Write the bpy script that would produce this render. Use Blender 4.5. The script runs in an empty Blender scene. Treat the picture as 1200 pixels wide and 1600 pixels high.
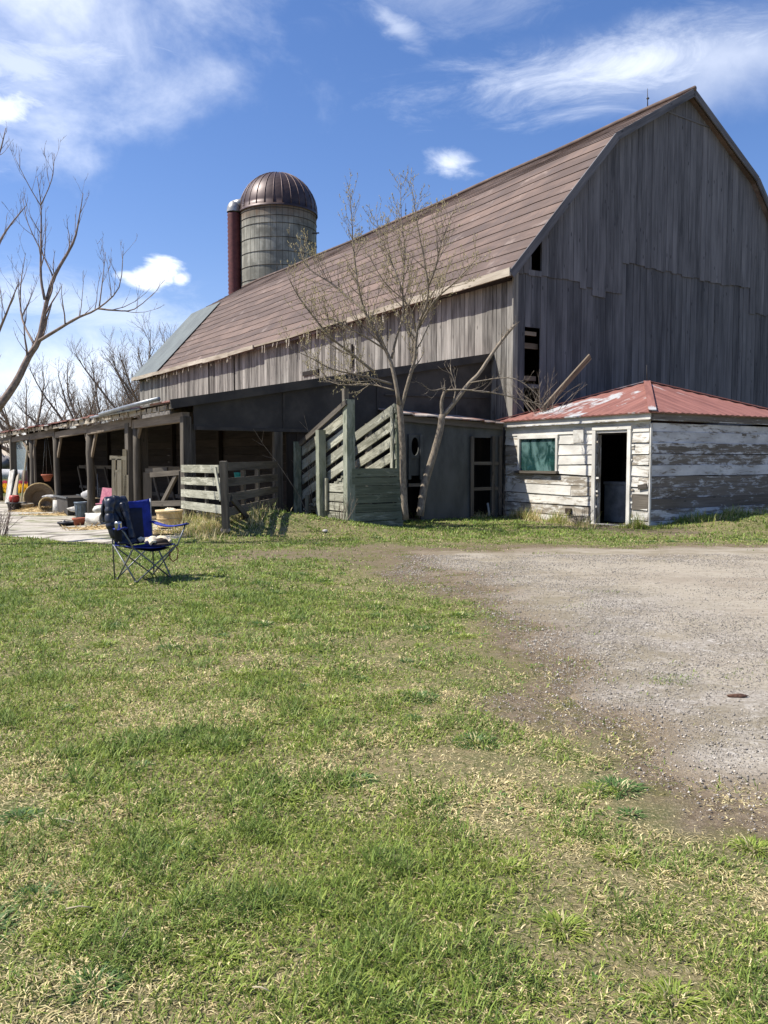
import bpy, math, random
import numpy as np
from mathutils import Vector
random.seed(7); np.random.seed(7)
S = bpy.context.scene
COL = S.collection

# ---------------------------------------------------------------- camera
CAMZ = 1.45; F = 1290.0; TH = math.atan(82/F)
cam = bpy.data.cameras.new('camera'); camo = bpy.data.objects.new('camera', cam); COL.objects.link(camo)
cam.sensor_fit = 'VERTICAL'; cam.sensor_height = 36.0; cam.lens = 36.0*F/1600
cam.clip_start = 0.05; cam.clip_end = 6000
camo.location = (0, 0, CAMZ); camo.rotation_euler = (math.pi/2 - TH, 0, 0)
S.camera = camo

# ---------------------------------------------------------------- light
SUN_EL = math.radians(52); SUN_AZ = math.radians(-93)      # azimuth clockwise from +Y
sd = Vector((math.sin(SUN_AZ)*math.cos(SUN_EL), math.cos(SUN_AZ)*math.cos(SUN_EL), math.sin(SUN_EL)))
sl = bpy.data.lights.new('sun', 'SUN'); sl.energy = 5.0; sl.angle = math.radians(0.5); sl.color = (1, .955, .88)
so = bpy.data.objects.new('sun', sl); COL.objects.link(so)
so.rotation_euler = (-sd).to_track_quat('-Z', 'Y').to_euler(); so.location = (-20, 0, 30)
S.view_settings.view_transform = 'Standard'; S.view_settings.look = 'None'
S.view_settings.exposure = 0.62; S.view_settings.gamma = 1

W = bpy.data.worlds.new('World'); S.world = W; W.use_nodes = True
nt = W.node_tree; nt.nodes.clear()
def N(t, ty, **k):
    n = t.nodes.new(ty)
    for a, b in k.items(): setattr(n, a, b)
    return n
def mth(t, op, a, b=None, c=None, clamp=False):
    n = t.nodes.new('ShaderNodeMath'); n.operation = op; n.use_clamp = clamp
    for i, x in enumerate((a, b, c)):
        if x is None: continue
        if isinstance(x, (int, float)): n.inputs[i].default_value = x
        else: t.links.new(x, n.inputs[i])
    return n.outputs[0]
def mixc(t, f, a, b, mode='MIX'):
    n = t.nodes.new('ShaderNodeMix'); n.data_type = 'RGBA'; n.blend_type = mode
    for i, x in ((0, f), (6, a), (7, b)):
        if isinstance(x, (int, float)): n.inputs[i].default_value = x
        elif isinstance(x, tuple): n.inputs[i].default_value = (x[0], x[1], x[2], 1)
        else: t.links.new(x, n.inputs[i])
    return n.outputs[2]
def sstep(t, x, lo, hi):
    n = t.nodes.new('ShaderNodeMapRange'); n.interpolation_type = 'SMOOTHSTEP'
    t.links.new(x, n.inputs[0]); n.inputs[1].default_value = lo; n.inputs[2].default_value = hi
    return n.outputs[0]
def noise(t, vec, scale, detail=4, rough=.55, dist=0, out=0):
    n = t.nodes.new('ShaderNodeTexNoise'); n.inputs['Scale'].default_value = scale
    n.inputs['Detail'].default_value = detail; n.inputs['Roughness'].default_value = rough
    n.inputs['Distortion'].default_value = dist
    if vec is not None: t.links.new(vec, n.inputs['Vector'])
    return n.outputs[out]
def mapping(t, vec, scale=(1,1,1), loc=(0,0,0), rot=(0,0,0)):
    n = t.nodes.new('ShaderNodeMapping'); n.inputs['Scale'].default_value = scale
    n.inputs['Location'].default_value = loc; n.inputs['Rotation'].default_value = rot
    t.links.new(vec, n.inputs[0]); return n.outputs[0]

sky = N(nt, 'ShaderNodeTexSky', sky_type='NISHITA'); sky.sun_disc = False
sky.sun_elevation = SUN_EL; sky.sun_rotation = SUN_AZ % (2*math.pi)
sky.air_density = 1.0; sky.dust_density = .6; sky.ozone_density = 2.2; sky.altitude = 200
geo = N(nt, 'ShaderNodeTexCoord'); D = geo.outputs['Generated']
sx = N(nt, 'ShaderNodeSeparateXYZ'); nt.links.new(D, sx.inputs[0])
AZ = mth(nt, 'ARCTAN2', sx.outputs[0], sx.outputs[1]); EL = mth(nt, 'ARCSINE', sx.outputs[2])
nz = noise(nt, mapping(nt, D, (1, 1, 1.6)), 5, 7, .6, .3)
nf = noise(nt, mapping(nt, D, (1, 1, 2.2), (3, 1, 2)), 16, 6, .62, .4)
nw = noise(nt, mapping(nt, D, (1, 1, 3.4), (7, 2, 5), (0, .35, 0)), 7, 8, .68, .9)
def blob(x, y, rx, ry, amp, tex, soft, tilt=0.0, w=.9):
    a = math.atan((x-600)/F); e = math.atan((718-y)/F*math.cos(a))
    da = mth(nt, 'SUBTRACT', AZ, a); de = mth(nt, 'SUBTRACT', EL, e)
    if tilt: de = mth(nt, 'ADD', de, mth(nt, 'MULTIPLY', da, tilt))
    r = mth(nt, 'SQRT', mth(nt, 'ADD', mth(nt, 'POWER', mth(nt, 'ABSOLUTE', mth(nt, 'DIVIDE', da, rx/F)), 2.0),
                                       mth(nt, 'POWER', mth(nt, 'ABSOLUTE', mth(nt, 'DIVIDE', de, ry/F)), 2.0)))
    v = mth(nt, 'ADD', mth(nt, 'SUBTRACT', 1.0, r), mth(nt, 'MULTIPLY', mth(nt, 'SUBTRACT', tex, .5), w*2.6))
    return mth(nt, 'MULTIPLY', sstep(nt, v, 0, soft), amp)
tot = None
for b in [(40, 10, 370, 230, .95, nz, 1.2, .15, .75), (60, 120, 200, 60, .5, nw, 1.0, -.2), (20, 187, 62, 30, .8, nf, .9), (238, 440, 44, 20, 1.0, nf, .6, 0, .6), (262, 428, 36, 26, 1.0, nf, .55, 0, .6), (286, 440, 20, 14, .9, nf, .7, 0, .6), (212, 436, 26, 10, .7, nf, .8, 0, .7),
          (700, 268, 52, 24, .75, nf, 1.3, .25), (1000, 120, 440, 62, .74, nw, 1.5, -.05, .75), (1150, 105, 360, 80, .55, nz, 1.5, 0, .6),
          (615, 60, 60, 26, .4, nf, 1.3, .5), (30, 590, 330, 150, .75, nz, 1.2), (120, 480, 330, 60, .4, nw, 1.2, .1), (700, 20, 260, 60, .22, nw, 1.4),
          (-700, 300, 500, 160, .7, nz, 1), (1900, 350, 500, 120, .7, nz, 1), (-1100, 80, 600, 160, .6, nw, 1)]:
    o = blob(*b); tot = o if tot is None else mth(nt, 'MAXIMUM', tot, o)
tot = mth(nt, 'MINIMUM', tot, 1.0)
skyc = N(nt, 'ShaderNodeHueSaturation'); skyc.inputs['Saturation'].default_value = 1.22; nt.links.new(sky.outputs[0], skyc.inputs['Color'])
cl = mixc(nt, tot, mixc(nt, 1.0, skyc.outputs[0], (1.06, .93, 1.05), 'MULTIPLY'), (8.3, 8.7, 9.4))
bg = N(nt, 'ShaderNodeBackground'); nt.links.new(cl, bg.inputs[0]); bg.inputs[1].default_value = .104
wo = N(nt, 'ShaderNodeOutputWorld'); nt.links.new(bg.outputs[0], wo.inputs[0])

# ---------------------------------------------------------------- frames
def ray(x, y):
    dx, dy = (x-600)/F, (800-y)/F
    return Vector((dx, math.cos(TH)+dy*math.sin(TH), -math.sin(TH)+dy*math.cos(TH)))
C0 = Vector((0, 0, CAMZ))
def at(x, y, Y): r = ray(x, y); return C0 + r*(Y/r.y)
A = Vector((-.543, .840, 0)).normalized(); Bv = Vector((A.y, -A.x, 0)); ZV = Vector((0, 0, 1))
BO = Vector((3.34, 21.28, 0))
def L(u, v, z=0.0): return BO + A*u + Bv*v + ZV*z
def Pu(x, y, u):                      # pixel on plane u=const -> (v,z)
    r = ray(x, y); t = (u - (C0-BO).dot(A))/r.dot(A); p = C0 + r*t - BO; return p.dot(Bv), p.z
def Pv(x, y, v):
    r = ray(x, y); t = (v - (C0-BO).dot(Bv))/r.dot(Bv); p = C0 + r*t - BO; return p.dot(A), p.z
def sm(a, b, x):
    t = np.clip((x-a)/(b-a), 0, 1); return t*t*(3-2*t)
def _h(ix, iy, s):
    n = (ix*374761393 + iy*668265263 + s*1442695041) & 0x7fffffff
    n = ((n ^ (n >> 13))*1274126177) & 0x7fffffff
    return ((n ^ (n >> 16)) & 0xffff)/65535.0
def vn(x, y, sc, seed=0):
    x = np.asarray(x, float)/sc; y = np.asarray(y, float)/sc
    ix = np.floor(x).astype(np.int64); iy = np.floor(y).astype(np.int64)
    fx = x-ix; fy = y-iy; fx = fx*fx*(3-2*fx); fy = fy*fy*(3-2*fy)
    a = _h(ix, iy, seed); b = _h(ix+1, iy, seed); c = _h(ix, iy+1, seed); d = _h(ix+1, iy+1, seed)
    return (a*(1-fx)+b*fx)*(1-fy) + (c*(1-fx)+d*fx)*fy
def fbm(x, y, sc, seed=0, o=4):
    r = 0; a = .5; t = 0
    for i in range(o): r = r + a*vn(x, y, sc/2**i, seed+i*17); t += a; a *= .55
    return r/t
def G(x, y):
    x = np.asarray(x, float); y = np.asarray(y, float)
    z = -.42*sm(-4.6, -9, x)*sm(13, 25, y)
    z = z - .3*sm(28, 60, y) - .008*np.maximum(0, y-60)
    z = z + .42*np.exp(-((x+2.3)/1.9)**2 - ((y-16.4)/1.15)**2)
    z = z + .26*np.exp(-((x-7.9)/1.7)**2 - ((y-17.9)/1.3)**2)
    z = z + .035*(fbm(x, y, 2.5, 5)-.5)
    return z
def g1(x, y): return float(G(x, y))
def onG(x, y):
    r = ray(x, y); z = 0.0
    for _ in range(12):
        t = (z-CAMZ)/r.z; p = C0 + r*t; z = .5*z + .5*g1(p.x, p.y)
    return Vector((p.x, p.y, g1(p.x, p.y)))

# ---------------------------------------------------------------- mesh builder
ORG = {}
class MB:
    def __init__(s): s.v = []; s.f = []; s.lc = []; s.tn = []; s.sm = []; s.mk = []
    def add(s, vs, fs, lcs=None, tone=None, smooth=False):
        b = len(s.v); s.v += [tuple(p) for p in vs]
        s.lc += [tuple(q) for q in (lcs if lcs is not None else vs)]
        t = random.random() if tone is None else tone
        s.mk.append((b, len(s.f)))
        for f in fs: s.f.append(tuple(b+i for i in f)); s.tn.append(t); s.sm.append(smooth)
    HF = [(0,3,2,1),(4,5,6,7),(0,1,5,4),(1,2,6,5),(2,3,7,6),(3,0,4,7)]
    def board(s, p0, p1, w, t, side, tone=None, w1=None, c0=0, c1=0):
        """plank from p0 to p1; width w along side, thickness t; c0/c1 skew the ends"""
        p0 = Vector(p0); p1 = Vector(p1); d = (p1-p0); ln = d.length
        if ln < 1e-4: return
        d /= ln; side = Vector(side); side = (side - d*side.dot(d)).normalized(); n = d.cross(side)
        w1 = w if w1 is None else w1; ox, oy, oz = (random.uniform(0, 40) for _ in range(3))
        vs = []; lc = []
        for k, (p, ww, cc) in enumerate(((p0, w, c0), (p1, w1, c1))):
            for (a, b) in ((-.5,-.5),(.5,-.5),(.5,.5),(-.5,.5)):
                vs.append(p + side*a*ww + n*b*t + d*(a*2*cc)); lc.append((a*ww+ox, k*ln+oy, b*t+oz))
        s.add(vs, s.HF, lc, tone)
    def box(s, u0, u1, v0, v1, z0, z1, tone=None, grain='z'):
        c = L((u0+u1)/2, (v0+v1)/2)
        if grain == 'z': s.board(c+ZV*z0, c+ZV*z1, abs(v1-v0), abs(u1-u0), Bv, tone)
        elif grain == 'u': s.board(L(u0, (v0+v1)/2, (z0+z1)/2), L(u1, (v0+v1)/2, (z0+z1)/2), abs(v1-v0), z1-z0, Bv, tone)
        else: s.board(L((u0+u1)/2, v0, (z0+z1)/2), L((u0+u1)/2, v1, (z0+z1)/2), abs(u1-u0), z1-z0, A, tone)
    def wbox(s, c, sx_, sy_, sz_, rz=0, tone=None, taper=1.0):
        cs, sn = math.cos(rz), math.sin(rz); vs = []; lc = []; o = random.uniform(0, 30)
        for k, z in enumerate((0, sz_)):
            q = 1 if k == 0 else taper
            for a, b in ((-.5,-.5),(.5,-.5),(.5,.5),(-.5,.5)):
                X, Y = a*sx_*q, b*sy_*q
                vs.append((c[0]+X*cs-Y*sn, c[1]+X*sn+Y*cs, c[2]+z)); lc.append((X+o, z+o, Y))
        s.add(vs, s.HF, lc, tone)
    def tube(s, pts, rads, n=6, tone=None, cap=True, smooth=True):
        pts = [Vector(p) for p in pts]
        if not hasattr(rads, '__len__'): rads = [rads]*len(pts)
        vs = []; lc = []; d0 = None; acc = 0; ro = random.uniform(0, 30)
        ref = None
        for i, p in enumerate(pts):
            d = (pts[min(i+1, len(pts)-1)] - pts[max(i-1, 0)])
            d = d.normalized() if d.length > 1e-7 else ZV
            if ref is None:
                ref = d.orthogonal().normalized()
            else:
                ref = ref - d*ref.dot(d); ref = ref.normalized() if ref.length > 1e-6 else d.orthogonal().normalized()
            bt = d.cross(ref)
            if i: acc += (p-pts[i-1]).length
            for k in range(n):
                a = 2*math.pi*k/n
                vs.append(p + (ref*math.cos(a)+bt*math.sin(a))*rads[i]); lc.append((math.cos(a)*rads[i]+ro, acc+ro, math.sin(a)*rads[i]))
        fs = []
        for i in range(len(pts)-1):
            for k in range(n):
                k2 = (k+1) % n; fs.append((i*n+k, i*n+k2, (i+1)*n+k2, (i+1)*n+k))
        if cap: fs.append(tuple(range(n-1, -1, -1))); fs.append(tuple((len(pts)-1)*n+k for k in range(n)))
        s.add(vs, fs, lc, tone, smooth)
    def lathe(s, prof, o, axis=ZV, n=24, tone=None, smooth=True, arc=None, close=True):
        o = Vector(o); axis = Vector(axis).normalized(); e1 = axis.orthogonal().normalized() if abs(axis.z) < .99 else Vector((1,0,0)); e2 = axis.cross(e1)
        vs = []; lc = []
        for (r, z) in prof:
            for k in range(n):
                a = 2*math.pi*k/n
                vs.append(o + axis*z + (e1*math.cos(a)+e2*math.sin(a))*r); lc.append((a*max(r, .02), z, 0))
        fs = []
        for i in range(len(prof)-1):
            for k in range(n):
                k2 = (k+1) % n; fs.append((i*n+k, i*n+k2, (i+1)*n+k2, (i+1)*n+k))
        if close:
            if prof[0][0] > 1e-4: fs.append(tuple(range(n-1, -1, -1)))
            if prof[-1][0] > 1e-4: fs.append(tuple((len(prof)-1)*n+k for k in range(n)))
        s.add(vs, fs, lc, tone, smooth)
    def prism(s, poly, nrm, t, tone=None):
        n = len(poly); nrm = Vector(nrm)*t; vs = [Vector(p) for p in poly]+[Vector(p)+nrm for p in poly]
        fs = [tuple(range(n-1, -1, -1)), tuple(range(n, 2*n))]+[(i, (i+1) % n, (i+1) % n+n, i+n) for i in range(n)]
        s.add(vs, fs, None, tone)
    def grid(s, P, thick=None, tone=None, smooth=True):
        """P: rows x cols of points; thick: closed shell thickness"""
        R, Cn = len(P), len(P[0]); vs = [Vector(p) for r in P for p in r]
        fs = [(i*Cn+j, i*Cn+j+1, (i+1)*Cn+j+1, (i+1)*Cn+j) for i in range(R-1) for j in range(Cn-1)]
        if thick:
            ns = [Vector((0,0,0)) for _ in vs]
            for f in fs:
                q = (vs[f[2]]-vs[f[0]]).cross(vs[f[3]]-vs[f[1]])
                for i in f: ns[i] += q
            n0 = len(vs); vs = vs+[v-(q.normalized() if q.length > 0 else ZV)*thick for v, q in zip(vs, ns)]
            fs = fs+[tuple(n0+i for i in reversed(f)) for f in fs]
            edge = [j for j in range(Cn)]+[i*Cn+Cn-1 for i in range(1, R)]+[(R-1)*Cn+j for j in range(Cn-2, -1, -1)]+[i*Cn for i in range(R-2, 0, -1)]
            for a, b in zip(edge, edge[1:]+edge[:1]): fs.append((b, a, a+n0, b+n0))
        s.add(vs, fs, None, tone, smooth)
    def build_each(s, name, mat, parent=None):
        mk = s.mk+[(len(s.v), len(s.f))]; r = None
        for (v0, f0), (v1, f1) in zip(mk, mk[1:]):
            q = MB(); q.v = s.v[v0:v1]; q.lc = s.lc[v0:v1]; q.f = [tuple(i-v0 for i in f) for f in s.f[f0:f1]]; q.tn = s.tn[f0:f1]; q.sm = s.sm[f0:f1]
            r = q.build(name, mat, parent)
        return r
    def build(s, name, mat, parent=None, loc=None):
        if parent is not None: org = ORG[parent.name]
        else: org = Vector(loc) if loc is not None else Vector((0,0,0))
        me = bpy.data.meshes.new(name)
        me.from_pydata([(v[0]-org.x, v[1]-org.y, v[2]-org.z) for v in s.v], [], s.f)
        a = me.attributes.new('lc', 'FLOAT_VECTOR', 'POINT'); a.data.foreach_set('vector', np.array(s.lc, np.float32).ravel())
        a = me.attributes.new('tone', 'FLOAT', 'FACE'); a.data.foreach_set('value', np.array(s.tn, np.float32))
        me.polygons.foreach_set('use_smooth', s.sm)
        me.materials.append(mat); me.update()
        o = bpy.data.objects.new(name, me); COL.objects.link(o)
        if parent is not None: o.parent = parent
        else: o.location = org
        ORG[o.name] = org
        return o
def tag(o, label=None, cat=None, group=None, kind=None):
    if label: o['label'] = label
    if cat: o['category'] = cat
    if group: o['group'] = group
    if kind: o['kind'] = kind
    return o
def thing(name, label, cat, loc, group=None):
    o = bpy.data.objects.new(name, None); COL.objects.link(o); o.location = loc; o.empty_display_size = .2
    ORG[o.name] = Vector(loc); return tag(o, label, cat, group)

# ---------------------------------------------------------------- materials
def mat(name):
    m = bpy.data.materials.new(name); m.use_nodes = True; t = m.node_tree
    return m, t, t.nodes['Principled BSDF']
def bump(t, b, h, strength=.5, dist=.01):
    n = t.nodes.new('ShaderNodeBump'); n.inputs['Strength'].default_value = strength; n.inputs['Distance'].default_value = dist
    t.links.new(h, n.inputs['Height']); t.links.new(n.outputs[0], b.inputs['Normal'])
def attr(t, name, out='Fac'):
    n = t.nodes.new('ShaderNodeAttribute'); n.attribute_name = name; return n.outputs[out]
def wood(name, dark, light, grain=1.0, paint=None, pamt=.5, pscale=1.0, rough=.85, stain=.5, bmp=.6, prange=.12, tw=.55):
    m, t, b = mat(name); lc = attr(t, 'lc', 'Vector'); tn = attr(t, 'tone')
    g = noise(t, mapping(t, lc, (55*grain, 1.6*grain, 55*grain)), 1, 5, .65, .4)
    g2 = noise(t, mapping(t, lc, (9*grain, .9*grain, 9*grain)), 1, 4, .6)
    big = noise(t, mapping(t, lc, (1.2, .35, 1.2)), 1, 3, .6)
    fac = mth(t, 'ADD', mth(t, 'MULTIPLY', mth(t, 'SUBTRACT', tn, .5), tw), mth(t, 'ADD', .42, mth(t, 'MULTIPLY', mth(t, 'SUBTRACT', g2, .5), 1.5)))
    fac = mth(t, 'ADD', fac, mth(t, 'MULTIPLY', mth(t, 'SUBTRACT', g, .5), 1.0))
    fac = mth(t, 'ADD', fac, mth(t, 'MULTIPLY', mth(t, 'SUBTRACT', big, .5), stain), None, True)
    c = mixc(t, fac, dark, light)
    crack = sstep(t, g, .36, .27)
    c = mixc(t, mth(t, 'MULTIPLY', crack, .75), c, tuple(x*.3 for x in dark))
    kn = t.nodes.new('ShaderNodeTexVoronoi'); kn.inputs['Scale'].default_value = 1
    t.links.new(mapping(t, lc, (5, 1.7, 5)), kn.inputs['Vector'])
    c = mixc(t, mth(t, 'MULTIPLY', sstep(t, kn.outputs['Distance'], .13, .06), .7), c, tuple(x*.4 for x in dark))
    if paint:
        pn = noise(t, mapping(t, lc, (9*pscale, 2.2*pscale, 9*pscale)), 1, 7, .72, .5)
        pn = mth(t, 'ADD', pn, mth(t, 'MULTIPLY', mth(t, 'SUBTRACT', tn, .5), .28))
        pn = mth(t, 'ADD', pn, mth(t, 'MULTIPLY', mth(t, 'SUBTRACT', g, .5), .25))
        pm = sstep(t, pn, 1-pamt-prange/2, 1-pamt+prange/2)
        dirt = noise(t, mapping(t, lc, (3, 1.3, 3), (5, 5, 5)), 1, 5, .6)
        pc = mixc(t, sstep(t, dirt, .3, .75), tuple(x*.62 for x in paint), paint)
        c = mixc(t, pm, c, pc)
        g = mth(t, 'ADD', g, pm)
    t.links.new(c, b.inputs['Base Color']); b.inputs['Roughness'].default_value = rough
    b.inputs['Specular IOR Level'].default_value = .25
    bump(t, b, g, bmp, .006); return m
def plain(name, c1, c2=None, scale=6, rough=.7, metal=0, bmp=.25, stretch=(1,1,1), spec=.4, detail=5, lo=.35, hi=.65):
    m, t, b = mat(name); lc = attr(t, 'lc', 'Vector')
    n = noise(t, mapping(t, lc, stretch), scale, detail, .6)
    c2 = c2 or tuple(x*.7 for x in c1)
    t.links.new(mixc(t, sstep(t, n, lo, hi), c2, c1), b.inputs['Base Color'])
    b.inputs['Roughness'].default_value = rough; b.inputs['Metallic'].default_value = metal; b.inputs['Specular IOR Level'].default_value = spec
    if bmp: bump(t, b, noise(t, mapping(t, lc, stretch), scale*4, 4, .6), bmp, .01)
    return m
M = {}
M['barnwood'] = wood('weathered barn board', (.070,.063,.054), (.37,.345,.30), .75, stain=1.1)
M['gable'] = wood('grey gable board', (.066,.065,.069), (.225,.218,.224), .6, stain=.9, bmp=.8, tw=.42)
M['gable_low'] = wood('grey lower gable board', (.054,.054,.058), (.180,.176,.182), .6, stain=.8, bmp=.8, tw=.4)
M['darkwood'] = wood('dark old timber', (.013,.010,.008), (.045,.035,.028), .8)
M['post'] = wood('old grey post', (.045,.038,.030), (.19,.165,.13), .8)
M['beam'] = wood('rough brown beam', (.07,.052,.036), (.25,.20,.145), .7)
M['lightwood'] = wood('light lumber', (.28,.23,.14), (.55,.48,.33), .8)
M['eave'] = wood('pale eave board', (.20,.16,.11), (.56,.50,.40), .9)
M['chute'] = wood('green white weathered board', (.12,.12,.085), (.36,.35,.27), .8, paint=(.50,.49,.385), pamt=.44)
M['greenpost'] = wood('greenish square post', (.075,.085,.055), (.22,.24,.165), .8, paint=(.33,.345,.26), pamt=.46)
M['shedwhite'] = wood('peeling white clapboard', (.20,.17,.13), (.48,.43,.34), .8, paint=(.74,.71,.63), pamt=.54, stain=.8)
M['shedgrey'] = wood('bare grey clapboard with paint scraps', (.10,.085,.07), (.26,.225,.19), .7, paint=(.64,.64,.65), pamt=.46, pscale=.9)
M['tar'] = plain('black tar board', (.062,.054,.046), (.030,.027,.024), 1.5, .75, bmp=.4)
M['coop'] = plain('grey stained sheet', (.095,.098,.090), (.050,.052,.047), 1.6, .8, stretch=(1,1,.4))
M['concrete'] = plain('concrete', (.44,.42,.38), (.30,.28,.25), 5, .9, bmp=.5)
M['metal'] = plain('dull steel tube', (.20,.21,.22), (.12,.13,.13), 20, .45, .6, 0)
M['gutter'] = plain('grey gutter metal', (.26,.28,.29), (.16,.17,.18), 4, .45, .5, .1)
M['cobalt'] = plain('blue nylon', (.012,.030,.27), (.008,.020,.18), 14, .75, 0, .3)
M['navyseat'] = plain('dark navy panel', (.010,.014,.035), (.006,.008,.02), 14, .8, 0, .3)
M['navy'] = plain('navy quilted nylon', (.007,.010,.024), (.004,.006,.014), 10, .42, 0, .2, spec=.6)
M['cream'] = plain('cream knit cloth', (.82,.72,.54), (.55,.46,.31), 30, .95, 0, .6)
M['black'] = plain('black plastic', (.018,.018,.02), None, 8, .5, 0, .1)
M['brownleather'] = plain('dark brown felt', (.035,.022,.015), None, 12, .8, 0, .3)
M['redstrap'] = plain('faded red strap', (.25,.05,.03), None, 12, .8)
M['steel'] = plain('brushed steel mug', (.55,.55,.56), (.40,.40,.42), 30, .28, .95, 0, (1,12,1))
M['terracotta'] = plain('terracotta', (.42,.13,.07), (.27,.08,.045), 8, .85)
M['redpot'] = plain('red plastic', (.50,.06,.04), (.36,.04,.03), 8, .5, 0, .1)
M['whiteplastic'] = plain('dirty white plastic', (.60,.58,.52), (.34,.31,.26), 5, .55, 0, .1)
M['greyplastic'] = plain('blue grey plastic', (.14,.19,.24), (.09,.12,.15), 5, .5, 0, .1)
M['tanpot'] = plain('tan glazed pot', (.36,.31,.24), (.22,.19,.14), 8, .7)
M['wicker'] = plain('wicker', (.34,.25,.15), (.14,.10,.06), 1, .9, 0, .8, (60,14,60), lo=.4, hi=.6)
M['splint'] = wood('basket splint wood', (.38,.26,.12), (.70,.54,.30), 1)
M['pink'] = plain('faded pink cloth', (.60,.25,.30), (.42,.14,.2), 12, .9)
M['whitecloth'] = plain('white cloth', (.55,.54,.52), (.30,.29,.28), 9, .9)
M['teal'] = plain('teal plastic', (.02,.30,.36), None, 9, .5)
M['straw'] = plain('dry straw', (.58,.44,.22), (.36,.26,.12), 9, .95)
M['stone'] = plain('field stone', (.46,.38,.31), (.26,.21,.17), 6, .9, 0, .5)
M['rock'] = plain('foundation stone', (.20,.18,.155), (.09,.08,.07), 3, .95, 0, .8)
M['wire'] = plain('galvanised wire', (.30,.31,.31), None, 9, .5, .6, 0)
M['soil'] = plain('dark soil', (.05,.035,.022), None, 30, .95)
M['bluecloth'] = plain('blue plastic bag', (.03,.16,.42), None, 9, .5)
def bark(name, c1, c2, sc=20):
    m, t, b = mat(name); lc = attr(t, 'lc', 'Vector'); tn = attr(t, 'tone')
    n = noise(t, mapping(t, lc, (1.6, .5, 1.6)), sc, 5, .7)
    f = mth(t, 'ADD', mth(t, 'MULTIPLY', sstep(t, n, .35, .65), .75), mth(t, 'MULTIPLY', tn, .25))
    t.links.new(mixc(t, f, c2, c1), b.inputs['Base Color']); b.inputs['Roughness'].default_value = .9
    b.inputs['Specular IOR Level'].default_value = .2; bump(t, b, n, .6, .01); return m
M['bark'] = bark('fruit tree bark', (.31,.26,.195), (.125,.10,.075))
M['bark_far'] = bark('far tree bark', (.30,.25,.20), (.16,.13,.105), 6)
M['twig_left'] = bark('left tree bark', (.34,.27,.22), (.13,.09,.08))
M['bud'] = plain('pale buds', (.42,.36,.18), None, 9, .9)
# silo concrete, roofs
def roofmat():
    m, t, b = mat('old asphalt roofing'); lc = attr(t, 'lc', 'Vector'); tn = attr(t, 'tone')
    big = noise(t, mapping(t, lc, (.12, .30, .3)), 1, 5, .6, .5); mid = noise(t, mapping(t, lc, (.5, 1.5, 1)), 1, 5, .65); fine = noise(t, lc, 40, 3, .6)
    streak = noise(t, mapping(t, lc, (5, .35, 1)), 1, 4, .6)
    f = mth(t, 'ADD', mth(t, 'MULTIPLY', big, .9), mth(t, 'MULTIPLY', mth(t, 'SUBTRACT', mid, .5), .9)); f = mth(t, 'ADD', f, mth(t, 'MULTIPLY', mth(t, 'SUBTRACT', tn, .5), .09))
    c = mixc(t, sstep(t, f, .25, .7), (.105,.076,.063), (.215,.150,.118))
    c = mixc(t, mth(t, 'MULTIPLY', sstep(t, streak, .45, .75), .5), c, (.10,.085,.085))
    c = mixc(t, mth(t, 'MULTIPLY', sstep(t, noise(t, mapping(t, lc, (.8, .9, 1), (4, 4, 4)), 1, 6, .7), .58, .68), .4), c, (.36,.29,.25))
    c = mixc(t, mth(t, 'MULTIPLY', fine, .3), c, (.10,.08,.075))
    t.links.new(c, b.inputs['Base Color']); b.inputs['Roughness'].default_value = .9; b.inputs['Specular IOR Level'].default_value = .25
    bump(t, b, mth(t, 'ADD', fine, mid), .4, .01); return m
M['roof'] = roofmat()
M['patch'] = plain('grey green roof metal', (.130,.148,.136), (.095,.108,.10), .8, .6, .0, .1)
def tinroof():
    m, t, b = mat('rusty painted tin'); lc = attr(t, 'lc', 'Vector')
    n = noise(t, mapping(t, lc, (5.0, .6, 1)), 1, 6, .7, .3); n2 = noise(t, mapping(t, lc, (.55, .35, 1), (8, 3, 0)), 1, 5, .65, .4)
    c = mixc(t, sstep(t, n, .3, .7), (.17,.070,.055), (.31,.135,.105))
    c = mixc(t, sstep(t, mth(t, 'ADD', n2, mth(t, 'MULTIPLY', n, .25)), .66, .72), c, (.42,.42,.41))
    c = mixc(t, mth(t, 'MULTIPLY', sstep(t, noise(t, mapping(t, lc, (2, 2, 1)), 3, 6, .7), .55, .75), .5), c, (.16,.06,.03))
    t.links.new(c, b.inputs['Base Color']); b.inputs['Roughness'].default_value = .6; b.inputs['Metallic'].default_value = .0; return m
M['tin'] = tinroof()
def silomat():
    m, t, b = mat('silo stave concrete'); lc = attr(t, 'lc', 'Vector'); s = N(t, 'ShaderNodeSeparateXYZ'); t.links.new(lc, s.inputs[0])
    n = noise(t, mapping(t, lc, (1, .12, 1)), 3.2, 6, .7); n2 = noise(t, lc, .6, 5, .6); row = noise(t, mapping(t, lc, (.9, .9, 1)), 1.6, 5, .7)
    c = mixc(t, sstep(t, n, .3, .7), (.19,.185,.155), (.42,.41,.35)); c = mixc(t, sstep(t, n2, .42, .62), c, (.17,.165,.14))
    top = sstep(t, mth(t, 'ADD', s.outputs[1], mth(t, 'MULTIPLY', n, 2.6)), 20.5, 22.0)
    c = mixc(t, mth(t, 'MULTIPLY', top, .75), c, (.15,.085,.045))
    fr = mth(t, 'FRACT', mth(t, 'MULTIPLY', s.outputs[0], 1/.4))
    gap = mth(t, 'LESS_THAN', fr, .14); c = mixc(t, mth(t, 'MULTIPLY', gap, .55), c, (.07,.065,.05))
    t.links.new(c, b.inputs['Base Color']); b.inputs['Roughness'].default_value = .95; b.inputs['Specular IOR Level'].default_value = .15
    bump(t, b, row, .5, .04); return m
M['silo'] = silomat()
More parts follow.
